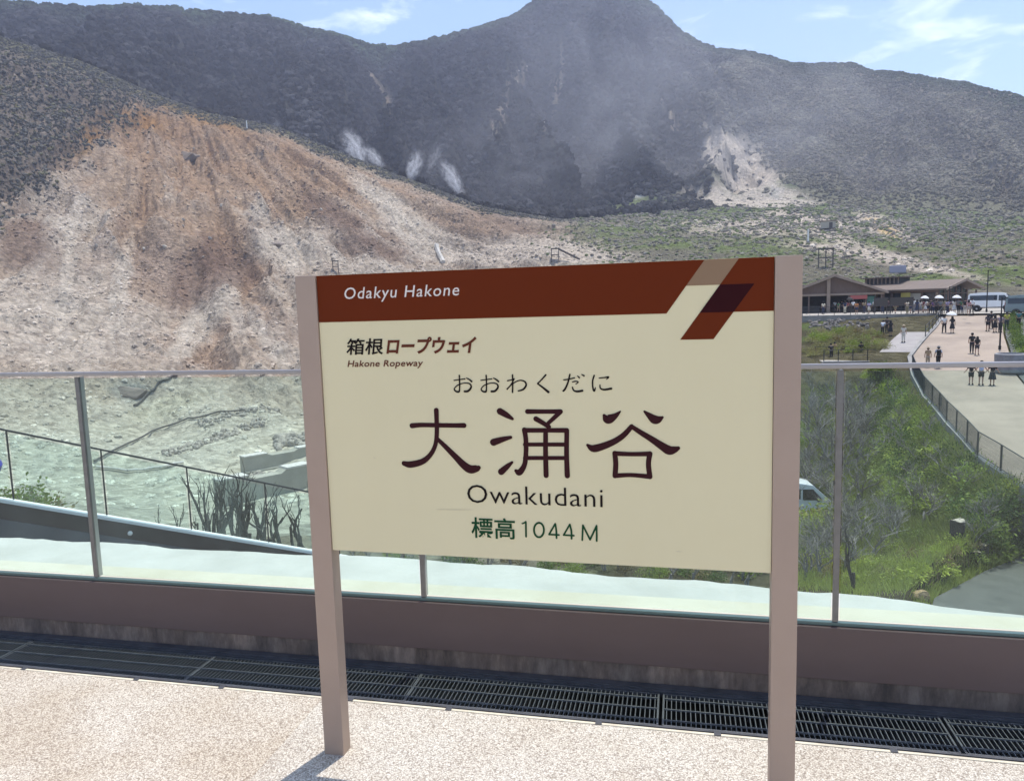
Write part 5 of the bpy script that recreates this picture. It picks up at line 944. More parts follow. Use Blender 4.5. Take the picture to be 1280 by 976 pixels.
# ================================================================== VALLEY WORKS
def dam(px0, px1, py0, py1, D, th_, label, m=conc_m, skew=0.0):
    g_ = on_ground(px0, py1, lo=60); D = math.hypot(g_.x, g_.y)-1.5; a, b = at(px0, py1, D), at(px1, py1, D+skew); d = b-a; h = at(px0, py0, D).z-a.z; L = math.hypot(d.x, d.y)
    o = empty('check_dam', a, math.atan2(d.y, d.x), label, 'wall'); MB().prism([(0, 0), (L, 0), (L, h), (L*0.72, h), (L*0.66, h*0.86), (L*0.36, h*0.86), (L*0.3, h), (0, h)], 'y', 0, th_).build('wall', m, o)
    MB().prism([(0, -4), (L, -4), (L, 0), (0, 0)], 'y', -0.5, th_).build('footing', m, o); MB().box((L*0.15, th_/2, h+0.08), (L*0.3, th_+0.2, 0.16)).build('crest_cap', line_m, o); MB().box((L*0.86, th_/2, h+0.08), (L*0.28, th_+0.2, 0.16)).build('crest_cap', line_m, o)
damc = mat('dam_concrete', (0.40, 0.385, 0.325), 0.9, (0.31, 0.30, 0.25), 0.25, detail=8, bump=0.3, bscale=2, bdist=0.1)
dam(276, 392, 602, 634, 92, 1.4, 'grey concrete check dam just above the bare trees, lowest of the three', damc, 4)
dam(306, 400, 572, 590, 112, 1.4, 'grey concrete check dam in the middle of the valley steps', damc, 5)
pW = [at(319, 521, 148), at(337, 520, 147), at(349, 535, 145), at(341, 547, 146), at(330, 546, 147), at(325, 534, 148)]
wv = [tuple(p-pW[0]) for p in pW]; nrm = Vector((0.25, 1, 0)).normalized()*1.2; wv += [tuple(Vector(q)+nrm) for q in wv]
o = MB().add(wv, [tuple(range(5, -1, -1)), tuple(range(6, 12))]+[(i, (i+1) % 6, 6+(i+1) % 6, 6+i) for i in range(6)]).build('wing_wall', damc); o.location = pW[0]; tag(o, 'tapered grey concrete wing wall at the top of the valley steps', 'wall')
# boulders and rubble rows
def rockmesh(name, seed, m, sub=2, amp=0.35):
    bm = bmesh.new(); bmesh.ops.create_icosphere(bm, subdivisions=sub, radius=1); rs = random.Random(seed); ph = [(Vector((rs.gauss(0, 1), rs.gauss(0, 1), rs.gauss(0, 1))).normalized(), rs.uniform(0.5, 0.95)) for _ in range(9)]
    for v in bm.verts:
        for n_, d in ph:
            e = v.co.dot(n_)-d
            if e > 0: v.co -= n_*e*0.85
        v.co += Vector((rs.gauss(0, 1), rs.gauss(0, 1), rs.gauss(0, 1)))*0.03
    me = bpy.data.meshes.new(name); bm.to_mesh(me); bm.free(); me.materials.append(m); return me
stone_m = mat('valley_stone', (0.42, 0.38, 0.32), 0.95, (0.26, 0.235, 0.20), 1.2, bump=0.5, bscale=4, bdist=0.1); rocks = [rockmesh('stone', k, stone_m) for k in range(5)]
rocks_g = [rockmesh('stone', 40+k, mat('grey_stone', (0.21, 0.19, 0.17), 0.95, (0.12, 0.11, 0.10), 1.5, bump=0.4, bscale=4, bdist=0.05)) for k in range(3)]
def rubble(label, pts, n, wpx, s0, s1, lift=0.2, rk=None):
    c = on_ground(*pts[0], lo=70); o = empty('rubble_embankment', c, 0, label, 'rubble'); 
    for k in range(n):
        t = k/(n-1)*(len(pts)-1); i = min(int(t), len(pts)-2); f = t-i; px = pts[i][0]*(1-f)+pts[i+1][0]*f+random.gauss(0, 1.5); py = pts[i][1]*(1-f)+pts[i+1][1]*f+random.uniform(-wpx, wpx)
        p = on_ground(px, py, lo=70); s = random.uniform(s0, s1); inst('stone', random.choice(rk or rocks), o, p-c+Vector((0, 0, s*lift)), (random.uniform(0, 6), random.uniform(0, 6), random.uniform(0, 6)), (s*random.uniform(0.8, 1.3), s, s*0.8))
rubble('row of stones stepping up the valley towards the wing wall', [(205, 570), (250, 556), (290, 541), (330, 529)], 150, 4.5, 0.2, 0.55)
rubble('thin upper row of stones along the valley track', [(250, 533), (290, 521), (325, 512), (350, 515)], 90, 3, 0.2, 0.5)
rubble('stones tumbled between the two check dams', [(305, 600), (340, 597), (392, 602)], 70, 3, 0.25, 0.7)
rubble('grey rubble on the slope just below the plaza wall', [(1009, 403), (1040, 405), (1085, 404)], 150, 8, 0.1, 0.3, rk=rocks_g)
rubble('dark stone heap right of the wing wall', [(345, 556), (365, 553), (390, 558)], 60, 7, 0.4, 1.1)
rubble('scattered boulders below the top of the bare slope', [(118, 290), (200, 330), (300, 290), (240, 250), (180, 210), (330, 250), (400, 300)], 24, 40, 0.35, 0.8)
outc = rockmesh('rock_outcrop', 21, mat('outcrop_grey', (0.24, 0.20, 0.165), 0.95, (0.14, 0.115, 0.10), 0.5, detail=8, bump=0.7, bscale=1.2, bdist=0.5), 3)
for px, py, s, lb in ((236, 196, (6.5, 4, 4.6), 'large grey rock outcrop high on the bare slope'), (345, 305, (4.0, 3, 2.6), 'low grey rock outcrop mid slope above the sign'), (165, 490, (3.6, 2.6, 2.2), 'blue grey rock outcrop just below the handrail at left')):
    p = on_ground(px, py, lo=70); o = inst('rock_outcrop', outc, None, p-Vector((0, 0, s[2]*0.5)), (0.1, 0.1, random.uniform(0, 6)), (s[0]*1.15, s[1]*1.15, s[2]*1.1)); tag(o, lb, 'rock')
# pipes and small works on the slope
pipe_m = mat('pipe_dark', (0.07, 0.065, 0.06), 0.7); tim_m = mat('weathered_timber', (0.30, 0.27, 0.23), 0.9)
def pipe(name, pts, r_, m, label, cat, lift=0.35):
    P = []
    for a, b in zip(pts[:-1], pts[1:]):
        for k in range(4): f = k/4; P.append(on_ground(a[0]*(1-f)+b[0]*f, a[1]*(1-f)+b[1]*f, lo=60)+Vector((0, 0, lift)))
    o0 = P[0]; o = MB().path([q-o0 for q in P], [r_]*len(P), 6).build(name, m); o.location = o0; tag(o, label, cat)
pipe('steam_pipe', [(118, 580), (150, 562), (190, 543), (235, 527), (275, 518), (330, 514)], 0.15, pipe_m, 'dark pipe curving up the slope behind the left glass', 'pipe')
pipe('steam_pipe', [(168, 512), (180, 500), (205, 480), (228, 470)], 0.2, pipe_m, 'short dark pipe beside the blue grey outcrop', 'pipe')
pipe('steam_pipe', [(545, 309), (549, 321), (556, 334)], 0.9, mat('chute_pale', (0.42, 0.40, 0.36), 0.8), 'pale concrete chute running down above the sign', 'chute')
pipe('drain_line', [(120, 588), (160, 592), (200, 588), (240, 580)], 0.2, line_m, 'pale drain line across the valley floor', 'pipe')
def frame(px, py, D, w_, h_, label, n=3, diag=False):
    p = on_ground(px, py, lo=120); o = empty('steel_frame', p, bear(p), label, 'frame')
    for k in range(n): MB().box((w_*(k/(n-1)-0.5), 0, h_/2), (0.22, 0.22, h_)).build('post', dkm, o); MB().box((w_*(k/(n-1)-0.5), 2.0, h_/2), (0.22, 0.22, h_)).build('post', dkm, o)
    for z in (h_, h_*0.55): MB().box((0, 0, z), (w_+0.3, 0.2, 0.25)).build('beam', dkm, o)
    MB().box((0, 1.0, h_+0.15), (w_+0.4, 2.4, 0.15)).build('deck', dkm, o)
    if diag: MB().tube((w_/2, 0.5, h_), (w_/2+6.5, 0.5, 0.6), 0.3, n=5).build('conveyor', dkm, o)
frame(694, 330, 0, 2.2, 4.0, 'dark steel tower with sloping conveyor above the sign', 2, True)
frame(1032, 336, 0, 3.2, 4.6, 'dark steel gantry standing on the flats above the shelter', 3)
frame(420, 344, 0, 1.6, 3.6, 'small dark steel post frame just above the sign top left', 2)
p = on_ground(1035, 288, lo=120); hu = empty('hut', p, bear(p), 'small grey hut at the foot of the landslide', 'hut'); MB().box((0, 0, 1.6), (5.5, 3.5, 2.6)).build('wall', damc, hu); MB().box((0, 0, 3.05), (6.2, 4.2, 0.3)).build('roof', roof_m, hu); MB().box((1, -1.78, 1.3), (1.2, 0.06, 2.2)).build('door', dark_in, hu)
p = on_ground(1122, 342, lo=130); wt = empty('water_tank', p, bear(p), 'pale lilac grey tank on the flats above the shop roof', 'tank'); MB().box((0, 0, 0.9), (3.4, 2.2, 1.6)).build('body', mat('tank_lilac', (0.36, 0.35, 0.43), 0.6), wt, bevel=0.15); MB().box((0, 0, 0.05), (3.6, 2.4, 0.2)).build('base', conc_m, wt)
for px, py, lb in ((309, 160, 'thin white marker post on the crest of the bare slope'), (1010, 300, 'thin white marker post at the landslide foot')):
    p = on_ground(px, py+4, lo=120); o = MB().tube((0, 0, 0), (0, 0, 4.0), 0.3, 0.22, 6).build('marker_post', cap_w); MB().box((0, 0, 0.2), (0.9, 0.9, 0.4)).build('base', conc_m, o); o.location = p; tag(o, lb, 'post')
# ================================================================== PLANTS
def leaf_mat(name, c, var=0.5, trans=0.35):
    m = bpy.data.materials.new(name); m.use_nodes = True; n, l = m.node_tree.nodes, m.node_tree.links; p = n['Principled BSDF']; p.inputs['Roughness'].default_value = 0.55; p.inputs['Specular IOR Level'].default_value = 0.3
    oi = n.new('ShaderNodeObjectInfo'); g = n.new('ShaderNodeNewGeometry'); a = n.new('ShaderNodeMath'); a.operation = 'ADD'; l.new(oi.outputs['Random'], a.inputs[0]); l.new(g.outputs['Random Per Island'], a.inputs[1])
    r = n.new('ShaderNodeMapRange'); r.inputs['From Max'].default_value = 2.0; r.inputs['To Min'].default_value = 1-var; r.inputs['To Max'].default_value = 1+var; l.new(a.outputs[0], r.inputs['Value'])
    v = n.new('ShaderNodeVectorMath'); v.operation = 'SCALE'; v.inputs[0].default_value = c; l.new(r.outputs['Result'], v.inputs['Scale']); l.new(v.outputs[0], p.inputs['Base Color'])
    t = n.new('ShaderNodeBsdfTranslucent'); l.new(v.outputs[0], t.inputs['Color']); mx_ = n.new('ShaderNodeMixShader'); mx_.inputs['Fac'].default_value = trans; l.new(p.outputs[0], mx_.inputs[1]); l.new(t.outputs[0], mx_.inputs[2]); l.new(mx_.outputs[0], n['Material Output'].inputs['Surface'])
    return m
def bush_mesh(name, seed, m, n, rad, hgt, ll, lw, droop=0.2):
    rs = np.random.default_rng(seed); vs = []; fs = []
    for k in range(n):
        a, u = rs.uniform(0, 2*math.pi), rs.random()**0.45; ph = math.acos(rs.uniform(-0.05, 1)); lob = 0.75+0.25*math.sin(3*a+seed)+0.15*math.sin(7*a+ph*4)
        c = Vector((math.cos(a)*math.sin(ph)*rad*u*lob, math.sin(a)*math.sin(ph)*rad*u*lob, max(0.03, math.cos(ph)*hgt*u*lob)))
        d = Vector((math.cos(a)*math.sin(ph), math.sin(a)*math.sin(ph), math.cos(ph)*0.8+0.35))+Vector(rs.normal(size=3)*0.5); d.normalize(); s = d.cross(Vector(rs.normal(size=3))); s.normalize()
        L, w = ll*rs.uniform(0.6, 1.3), lw*rs.uniform(0.7, 1.2); b = len(vs); mid = c+d*L*0.5; tip = c+d*L-Vector((0, 0, droop*L))
        vs += [tuple(c), tuple(mid+s*w), tuple(tip), tuple(mid-s*w)]; fs += [(b, b+1, b+2, b+3)]
    me = bpy.data.meshes.new(name); me.from_pydata(vs, [], fs); me.materials.append(m); return me
lf_a = leaf_mat('leaf_bright', (0.37, 0.43, 0.08)); lf_b = leaf_mat('leaf_mid', (0.235, 0.30, 0.06)); lf_c = leaf_mat('leaf_dark', (0.095, 0.15, 0.034)); lf_d = leaf_mat('leaf_dry', (0.27, 0.22, 0.10)); lf_g = leaf_mat('grass_yellow', (0.24, 0.24, 0.085))
PB = dict(bright=[bush_mesh('foliage', 10+k, lf_a, 520, 0.95, 0.95, 0.24, 0.035, 0.35) for k in range(3)], mid=[bush_mesh('foliage', 20+k, lf_b, 620, 1.0, 1.1, 0.15, 0.045) for k in range(3)], dark=[bush_mesh('foliage', 30+k, lf_c, 620, 1.05, 1.2, 0.14, 0.045) for k in range(2)], dry=[bush_mesh('foliage', 40+k, lf_d, 420, 0.8, 0.8, 0.16, 0.03) for k in range(2)], tuft=[bush_mesh('foliage', 50+k, lf_g, 420, 0.8, 0.75, 0.42, 0.018, 0.55) for k in range(2)])
bark = mat('bark_grey', (0.17, 0.152, 0.135), 0.95, (0.29, 0.265, 0.24), 6, stretch=(1, 1, 0.2)); bark_d = mat('bark_dark', (0.035, 0.031, 0.028), 0.95, (0.06, 0.053, 0.047), 5)
stem_me = MB().tube((0, 0, -0.25), (0.02, 0, 0.55), 0.035, 0.015, 6).tube((0, 0, 0.0), (0.25, 0.1, 0.5), 0.018, 0.008, 5).tube((0, 0, 0.0), (-0.2, 0.15, 0.5), 0.018, 0.008, 5).mesh('stem', bark)
def bush(P_, kind, s, label, group):
    o = empty('shrub', P_, random.uniform(0, 6.28), label, 'shrub', group); s3 = (s*random.uniform(0.85, 1.2), s*random.uniform(0.85, 1.2), s*random.uniform(0.8, 1.15)); o.scale = s3
    inst('foliage', random.choice(PB[kind]), o); inst('stem', stem_me, o); return o
def place_in(poly, n, rmin, lo=20, hi=100):
    """n random ground points inside an outline measured in the photo"""
    out = []; xs_, ys_ = [p[0] for p in poly], [p[1] for p in poly]; V = [Vector((p[0], p[1], 0)) for p in poly]; tries = 0
    while len(out) < n and tries < n*30:
        tries += 1; x, y = random.uniform(min(xs_), max(xs_)), random.uniform(min(ys_), max(ys_))
        if not inpoly(np.array([x]), np.array([y]), V)[0]: continue
        P_ = on_ground(x, y, lo=lo, hi=hi); d = math.hypot(P_.x, P_.y)
        if d > hi*0.99 or any((P_-q).length < rmin*random.uniform(0.6, 1.2) for q in out): continue
        out.append(P_)
    return out
HUE = dict(bright='bright', mid='mid-green', dark='dark', dry='dry yellowish', tuft='grassy')
def tell(P_, xs_, ds_, hue, lb):                # say which one: its colour, its row (near/far) and its place along the row
    a = xs_.index(P_.x/P_.y)/max(1, len(xs_)-1); b = ds_.index(P_.length)/max(1, len(ds_)-1)
    col = ('far left', 'left', 'centre left', 'centre right', 'right', 'far right')[min(5, int(a*6))]; row = ('front', 'second', 'third', 'rear')[min(3, int(b*4))]
    return f'{hue} {lb}, {row} row, {col}'.strip()
zones = [([(1085, 485), (1125, 482), (1150, 520), (1190, 580), (1280, 645), (1280, 670), (1200, 655), (1120, 640), (1090, 560)], 120, 0.8, ('mid', 'bright', 'mid', 'dark', 'dark'), (0.6, 1.15), 'bush on the bank below the road fence', 'bushes on the bank below the road'),
 ([(1008, 500), (1085, 490), (1100, 600), (1060, 660), (1008, 640)], 42, 1.2, ('mid', 'bright', 'dry'), (0.5, 1.0), 'low bush in the hollow behind the right post', 'low bushes among the bare trees'),
 ([(1008, 700), (1080, 690), (1170, 670), (1240, 700), (1170, 742), (1008, 735)], 70, 0.42, ('bright', 'bright', 'mid', 'tuft', 'dry'), (0.35, 0.7), 'bamboo grass clump beside the asphalt', 'bamboo grass clumps by the asphalt'),
 ([(1205, 650), (1280, 640), (1280, 690), (1235, 700)], 14, 0.8, ('dark', 'dark', 'mid'), (0.6, 1.0), 'bush behind the tree stumps', 'dark bushes behind the stumps'),
 ([(1008, 420), (1075, 412), (1110, 425), (1110, 436), (1008, 448)], 52, 0.9, ('tuft', 'tuft', 'dry', 'mid'), (0.6, 1.0), 'grass mound below the plaza', 'grass mounds below the plaza'),
 ([(430, 690), (960, 715), (960, 735), (430, 705)], 22, 0.8, ('mid', 'dry', 'dark'), (0.5, 0.9), 'bush glimpsed under the sign board', 'bushes under the sign board')]
for poly, n, rm, kinds, (s0, s1), lb, gr in zones:
    pts_ = place_in(poly, n, rm); xs_ = sorted(p.x/p.y for p in pts_); ds_ = sorted(p.length for p in pts_)
    for P_ in pts_:
        kd = random.choice(kinds); bush(P_, kd, random.uniform(s0, s1), tell(P_, xs_, ds_, HUE[kd], lb), gr)
for px, py, D in ((6, 640, 15.5), (22, 640, 15.8), (38, 642, 15.5), (54, 644, 15.7)):
    P_ = at(px, py, D); bush(P_, 'dry' if px in (22, 54) else 'mid', 0.55, 'dry green bush behind the lower glass fence at the far left', 'bushes behind the lower glass fence')
for k, D in enumerate(np.arange(67, 94, 1.5)):
    P_ = pol(trd(D)+0.9/D, D, float(zroad(D))); bush(P_, 'dark' if k % 3 else 'mid', random.uniform(0.55, 0.95), 'dark shrub added to darken the right road side, ' + ('nearest the planter', 'just past the planter', 'in the middle stretch', 'near the grey van', 'at the plaza end')[min(4, k//4)], 'shrubs added to darken the right road side')  # shrub row added to carry the lens darkening at the road side
# bare shrubs and trees
def many(pts_, f, lb):
    xs_ = sorted(p.x/p.y for p in pts_); ds_ = sorted(p.length for p in pts_)
    for P_ in pts_: f(P_, tell(P_, xs_, ds_, '', lb))
def bare_mesh(name, seed, m, h, spread, depth=4, r0=0.06, lean=0.0, up=0.25, kids=(2, 4)):
    rs = random.Random(seed); mb = MB()
    def grow(p, d, L, r_, k):
        q = p+d*L*0.5+Vector((rs.gauss(0, .05), rs.gauss(0, .05), 0))*L; e = q+(d+Vector((rs.gauss(0, .22), rs.gauss(0, .22), rs.gauss(0, .1)))).normalized()*L*0.5
        ns = 6 if k == 0 else 4 if k == 1 else 3
        mb.tube(p, q, r_, r_*0.82, ns, False); mb.tube(q, e, r_*0.82, r_*0.62, ns, k >= depth)
        if k >= depth: return
        for i in range(rs.randint(*kids)):
            a = rs.uniform(0, 6.28); f = rs.uniform(0.45, 1.0); b = (d+Vector((math.cos(a), math.sin(a), 0))*spread*rs.uniform(0.5, 1.2)+Vector((0, 0, up))).normalized(); grow(p+(e-p)*f, b, L*rs.uniform(0.55, 0.85), r_*rs.uniform(0.45, 0.62), k+1)
    if lean >= 0: grow(Vector((0, 0, -0.3)), Vector((rs.gauss(0, .1)+lean, rs.gauss(0, .1), 1)).normalized(), h*0.42, r0, 0)
    return mb.mesh(name, m)
bare_s = []
for k in range(5):
    mbs = bare_mesh('branches', 60+k, bark, 2.4, 0.85, 4, 0.06, 0.1, 0.15, (3, 4)); bare_s.append(mbs)
bare_t = [bare_mesh('branches', 80+k, bark_d, 4.6+1.6*(k % 2), 0.45, 3+(k % 2)*0, 0.13, 0.0, 0.5, (1, 3)) for k in range(6)]
trunk_s = MB().path([(0, 0, -0.4), (0.02, 0.01, 0.1), (0.03, 0, 0.45)], [0.075, 0.055, 0.045], 7).mesh('trunk', bark); trunk_d = MB().path([(0, 0, -0.8), (0.02, 0.01, 0.3), (0.0, 0.03, 1.2)], [0.16, 0.13, 0.10], 7).mesh('trunk', bark_d)
def bare(P_, protos, tr, s, label, group, cat='tree', name='bare_tree', rx=0.0):
    o = empty(name, P_, random.uniform(0, 6.28), label, cat, group); o.scale = (s*random.uniform(0.85, 1.15), s*random.uniform(0.85, 1.15), s); o.rotation_euler[0] = random.uniform(-0.2, 0.2)+rx
    inst('branches', random.choice(protos), o); inst('trunk', tr, o)
many(place_in([(1008, 500), (1080, 500), (1095, 560), (1075, 640), (1008, 650)], 44, 1.0), lambda P_, lb: bare(P_, bare_s, trunk_s, random.uniform(1.0, 1.7), lb, 'bare shrubs in the hollow'), 'bare grey shrub in the hollow behind the right sign post')
many(place_in([(1008, 650), (1130, 640), (1170, 655), (1110, 690), (1060, 725), (1008, 735)], 34, 0.5), lambda P_, lb: bare(P_, bare_s, trunk_s, random.uniform(0.7, 1.2), lb, 'bare tangled shrubs near the vans'), 'bare tangled grey shrub near the parked vans')
many(place_in([(1110, 500), (1180, 560), (1240, 640), (1130, 640)], 9, 1.4), lambda P_, lb: bare(P_, bare_s, trunk_s, random.uniform(0.8, 1.2), lb, 'bare shrubs in the green bank'), 'bare grey shrub sticking out of the green bank')
many(place_in([(1205, 660), (1275, 655), (1275, 680), (1215, 690)], 6, 0.7), lambda P_, lb: bare(P_, bare_s, trunk_s, random.uniform(0.6, 0.9), lb, 'bare shrubs by the stumps'), 'bare grey shrub beside the tree stumps')
P_ = on_ground(1067, 742, lo=20); bare(P_, bare_t, trunk_d, 0.62, 'dark forked bare tree just right of the balustrade post', None)
many(place_in([(262, 690), (300, 688), (395, 700), (395, 712), (262, 706)], 24, 0.5, lo=24, hi=60), lambda P_, lb: bare(P_, bare_t, trunk_d, random.uniform(0.55, 0.85), lb, 'dark bare trees below the check dams'), 'dark burnt-looking bare tree below the check dams')
many(place_in([(185, 676), (262, 684), (262, 700), (185, 690)], 5, 0.6, lo=24, hi=60), lambda P_, lb: bare(P_, bare_t, trunk_d, random.uniform(0.35, 0.5), lb, 'small dark bare trees behind the lower fence'), 'small dark bare tree left of the burnt-looking stand')
many(place_in([(430, 692), (960, 716), (960, 738), (430, 708)], 26, 0.7), lambda P_, lb: bare(P_, bare_s, trunk_s, random.uniform(0.6, 0.9), lb, 'bare shrubs under the sign board'), 'bare grey shrub glimpsed under the sign board')
for px, py in ((1002, 41), (1012, 40.5), (1022, 41.2), (1032, 40.6), (1042, 41), (1051, 41.5), (1007, 38.5), (1020, 38.2), (1034, 38.6)):
    P_ = at(px, 640, py); P_.z = ground(P_.x, P_.y); bush(P_, random.choice(('mid', 'dry', 'bright')), random.uniform(1.2, 1.5), 'bush growing in front of the white van in the hollow', 'bushes hiding the white van')
# grass
def grass(name, label, polys, n, m, h0, h1, w=0.014):
    vs = []; fs = []
    for poly, share in polys:
        V = [Vector((p[0], p[1], 0)) for p in poly]; xs_, ys_ = [p[0] for p in poly], [p[1] for p in poly]; k = 0
        cs = place_in(poly, int(n*share/60), 0.1)
        for c in cs:
            for _ in range(60):
                x, y = c.x+random.gauss(0, .45), c.y+random.gauss(0, .45)
                if inpoly(np.array([x]), np.array([y]), pad)[0]: continue
                b = Vector((x, y, ground(x, y))); h = random.uniform(h0, h1); a = random.uniform(0, 6.28); ln = random.uniform(0.1, 0.7)*h
                s = Vector((math.cos(a), math.sin(a), 0))*w; t = b+Vector((math.cos(a+1.5)*ln, math.sin(a+1.5)*ln, h)); i = len(vs); mid = b+(t-b)*0.55+Vector((0, 0, h*0.12))
                vs += [tuple(b-s), tuple(b+s), tuple(mid+s*0.7), tuple(t), tuple(mid-s*0.7)]; fs.append((i, i+1, i+2, i+3, i+4))
    me = bpy.data.meshes.new(name); me.from_pydata(vs, [], fs); me.materials.append(m); tag(link(bpy.data.objects.new(name, me)), label, kind='stuff')
grass('grass', 'green and dry grass on the slope above the asphalt', [([(1008, 690), (1110, 680), (1240, 672), (1250, 700), (1168, 745), (1008, 742)], 1.0)], 9000, leaf_mat('grass_blade', (0.38, 0.43, 0.11)), 0.15, 0.45)
grass('undergrowth', 'rough green undergrowth covering the bank and the hollow', [([(1008, 490), (1125, 482), (1170, 560), (1270, 640), (1280, 670), (1200, 690), (1008, 690)], 1.0)], 24000, leaf_mat('undergrowth_blade', (0.25, 0.28, 0.085)), 0.2, 0.7, 0.02)
# stumps, logs and boulder
cut_m = mat('cut_wood', (0.50, 0.44, 0.36), 0.9, (0.36, 0.31, 0.25), 6); sp = on_ground(1213, 688, lo=22)
for k, (dx, dy, h, r_, lb) in enumerate(((-0.45, 0.1, 0.95, 0.26, 'dark tree stump with pale cut top, left of the stump cluster'), (0.1, -0.1, 0.75, 0.24, 'tree stump with pale cut top in the middle of the cluster'), (0.55, 0.15, 0.85, 0.22, 'tree stump with pale cut top, right of the stump cluster'))):
    b = Vector((sp.x+dx, sp.y+dy, 0)); b.z = ground(b.x, b.y); o = empty('tree_stump', b, k, lb, 'stump', 'stumps by the asphalt')
    n = 14; prof = [(1.35, -0.2), (1.05, 0.12), (0.95, h*0.6), (1.0, h)]; vs = [(r_*q*(1+0.12*math.sin(3*2*math.pi*i/n+k)+0.06*math.sin(5*6.28*i/n))*math.cos(2*math.pi*i/n), r_*q*(1+0.12*math.sin(3*6.28*i/n+k))*math.sin(2*math.pi*i/n), z) for q, z in prof for i in range(n)]
    MB().add(vs, [(j*n+i, j*n+(i+1) % n, (j+1)*n+(i+1) % n, (j+1)*n+i) for j in range(3) for i in range(n)]+[tuple(range(3*n, 4*n))]).build('trunk', bark_d, o)
    MB().add([(x*0.97, y*0.97, h+0.012+0.03*math.sin(i)) for i, (x, y, z) in enumerate(vs[3*n:])], [tuple(range(n))]).build('cut_top', cut_m, o); MB().path([(0, 0, h-0.03), (0.1, 0.05, h+0.12)], [0.05, 0.01], 5).build('splinter', cut_m, o)
for k, (px, py, L, a, lb) in enumerate(((1240, 694, 1.3, 0.5, 'thin pale fallen branch beside the asphalt'), (1256, 690, 1.0, 0.2, 'short grey fallen branch at the asphalt corner'), (1163, 664, 1.2, -0.6, 'pale broken branch lying in the grass'))):
    p = on_ground(px, py, lo=22); o = MB().path([(0, 0, 0.05), (L*0.5, 0.05, 0.1), (L, 0, 0.04)], [0.05, 0.04, 0.025], 6).tube((L*0.5, 0.05, 0.1), (L*0.7, 0.3, 0.2), 0.025, 0.01, 5).build('fallen_branch', tim_m); o.location = p; o.rotation_euler = (0, 0, a); tag(o, lb, 'branch')
o = inst('boulder', rockmesh('boulder', 3, mat('boulder_tan', (0.42, 0.30, 0.17), 0.95, (0.33, 0.23, 0.13), 4, bump=0.5, bscale=12, bdist=0.02), 3), None, atz(1150, 744, PADZ+0.12), (0, 0.1, 0.4), (0.36, 0.28, 0.22)); tag(o, 'tan boulder at the tip of the grey asphalt', 'boulder')
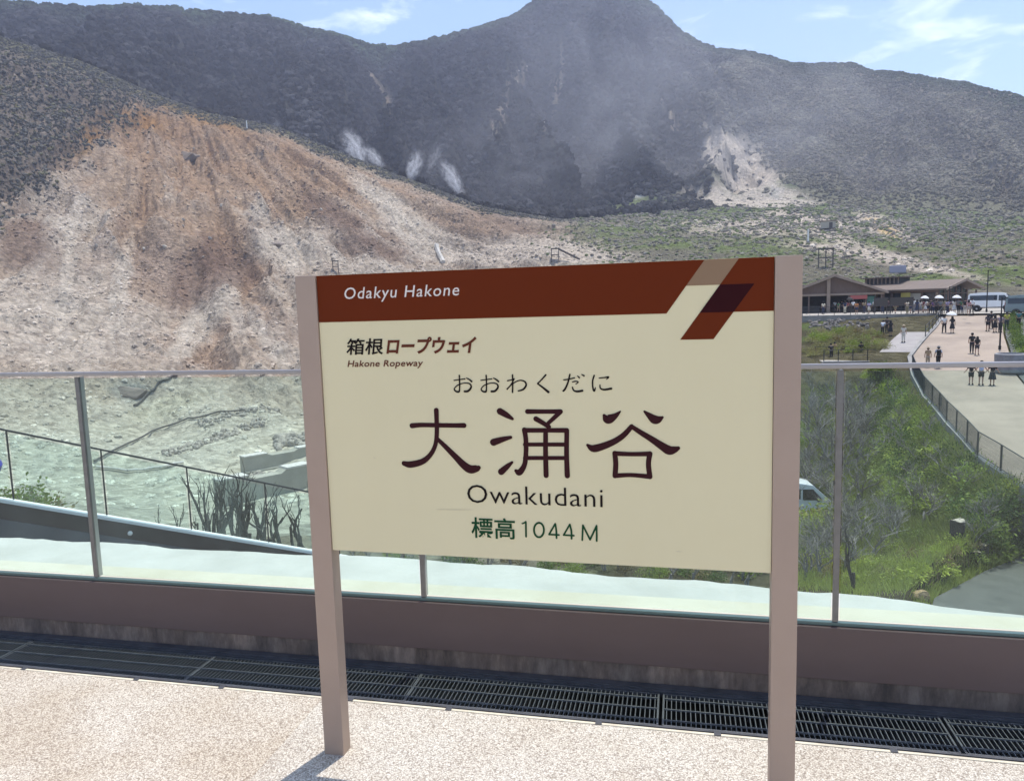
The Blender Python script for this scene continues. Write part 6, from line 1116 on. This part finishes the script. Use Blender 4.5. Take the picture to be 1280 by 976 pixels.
# ================================================================== STEAM
def steam_mat(name, dens, scale, taper=True):
    m = bpy.data.materials.new(name); m.use_nodes = True; n, l = m.node_tree.nodes, m.node_tree.links; n.remove(n['Principled BSDF'])
    v = n.new('ShaderNodeVolumePrincipled'); v.inputs['Color'].default_value = (0.97, 0.97, 1, 1); v.inputs['Anisotropy'].default_value = 0.0
    t = n.new('ShaderNodeTexCoord'); ln = n.new('ShaderNodeVectorMath'); ln.operation = 'LENGTH'; sx_ = n.new('ShaderNodeSeparateXYZ'); l.new(t.outputs['Object'], sx_.inputs[0])
    wz = n.new('ShaderNodeMapRange'); wz.inputs['From Min'].default_value = -1; wz.inputs['To Min'].default_value = 2.0; wz.inputs['To Max'].default_value = 1.0; l.new(sx_.outputs['Z'], wz.inputs['Value']); cx = n.new('ShaderNodeCombineXYZ')
    for ax in 'XY': q = n.new('ShaderNodeMath'); q.operation = 'MULTIPLY'; l.new(sx_.outputs[ax], q.inputs[0]); l.new(wz.outputs[0], q.inputs[1]); l.new(q.outputs[0], cx.inputs[ax])
    l.new(sx_.outputs['Z'], cx.inputs['Z']); l.new(cx.outputs[0] if taper else t.outputs['Object'], ln.inputs[0])
    fo = n.new('ShaderNodeMapRange'); fo.inputs['From Min'].default_value = 0.0; fo.inputs['From Max'].default_value = 0.9; fo.inputs['To Min'].default_value = 1; fo.inputs['To Max'].default_value = 0; l.new(ln.outputs['Value'], fo.inputs['Value'])
    x = n.new('ShaderNodeTexNoise'); x.inputs['Scale'].default_value = scale; x.inputs['Detail'].default_value = 7; x.inputs['Roughness'].default_value = 0.66; x.inputs['Distortion'].default_value = 1.4; l.new(t.outputs['Object'], x.inputs['Vector'])
    xr = n.new('ShaderNodeMapRange'); xr.inputs['From Min'].default_value = 0.45; xr.inputs['From Max'].default_value = 0.72; l.new(x.outputs['Fac'], xr.inputs['Value'])
    mu = n.new('ShaderNodeMath'); mu.operation = 'MULTIPLY'; l.new(fo.outputs[0], mu.inputs[0]); l.new(xr.outputs[0], mu.inputs[1]); m2 = n.new('ShaderNodeMath'); m2.operation = 'MULTIPLY'; m2.inputs[1].default_value = dens; l.new(mu.outputs[0], m2.inputs[0]); l.new(m2.outputs[0], v.inputs['Density'])
    l.new(v.outputs[0], n['Material Output'].inputs['Volume']); return m
stm = steam_mat('steam_dense', 1.3, 2.3); stm2 = steam_mat('steam_thin', 0.35, 2.6)
def ball(name, m):
    bm = bmesh.new(); bmesh.ops.create_icosphere(bm, subdivisions=3, radius=1); me = bpy.data.meshes.new(name); bm.to_mesh(me); bm.free(); me.materials.append(m); return me
sb1, sb2 = ball('steam_plume', stm), ball('steam_plume', stm2)
for px, py, D, s, rz, me, lb in ((445, 188, 386, (9, 7, 14), -0.45, sb1, 'largest white steam plume rising behind the crest of the bare slope'), (468, 197, 384, (6, 5, 9), -0.8, sb1, 'small white steam plume just right of the largest one'), (517, 210, 378, (7, 6, 11), 0.35, sb1, 'white steam plume in the middle of the row on the crest'), (542, 200, 400, (6, 5, 12), 0.4, sb2, 'faint steam wisp above the crest between two plumes'), (566, 224, 372, (7, 6, 13), -0.55, sb1, 'rightmost white steam plume on the crest'), (346, 156, 396, (4, 3, 4), 0, sb2, 'tiny steam puff on the crest far left of the plumes'), (970, 246, 500, (9, 6, 11), -0.3, sb2, 'white steam puff at the foot of the landslide')):
    p = at(px, py, D); o = inst('steam_plume', me, None, p, (0, rz, bear(p)), s); tag(o, lb, 'steam', 'steam plumes')

def drift_mat(name, dens):
    m = steam_mat(name, dens, 1.3, False); return m
dm = drift_mat('steam_drift', 0.012)
for px, py, D, s, lb in ((760, 120, 560, (130, 60, 150), 'large thin veil of steam drifting before the peak'), (940, 135, 540, (190, 60, 105), 'thin veil of steam drifting over the right flank'), (640, 200, 470, (90, 40, 50), 'low veil of steam drifting right of the plumes')):
    p = at(px, py, D); o = inst('steam_veil', ball('steam_veil', dm), None, p, (0, 0.25, bear(p)), s); tag(o, lb, 'steam', 'drifting steam')
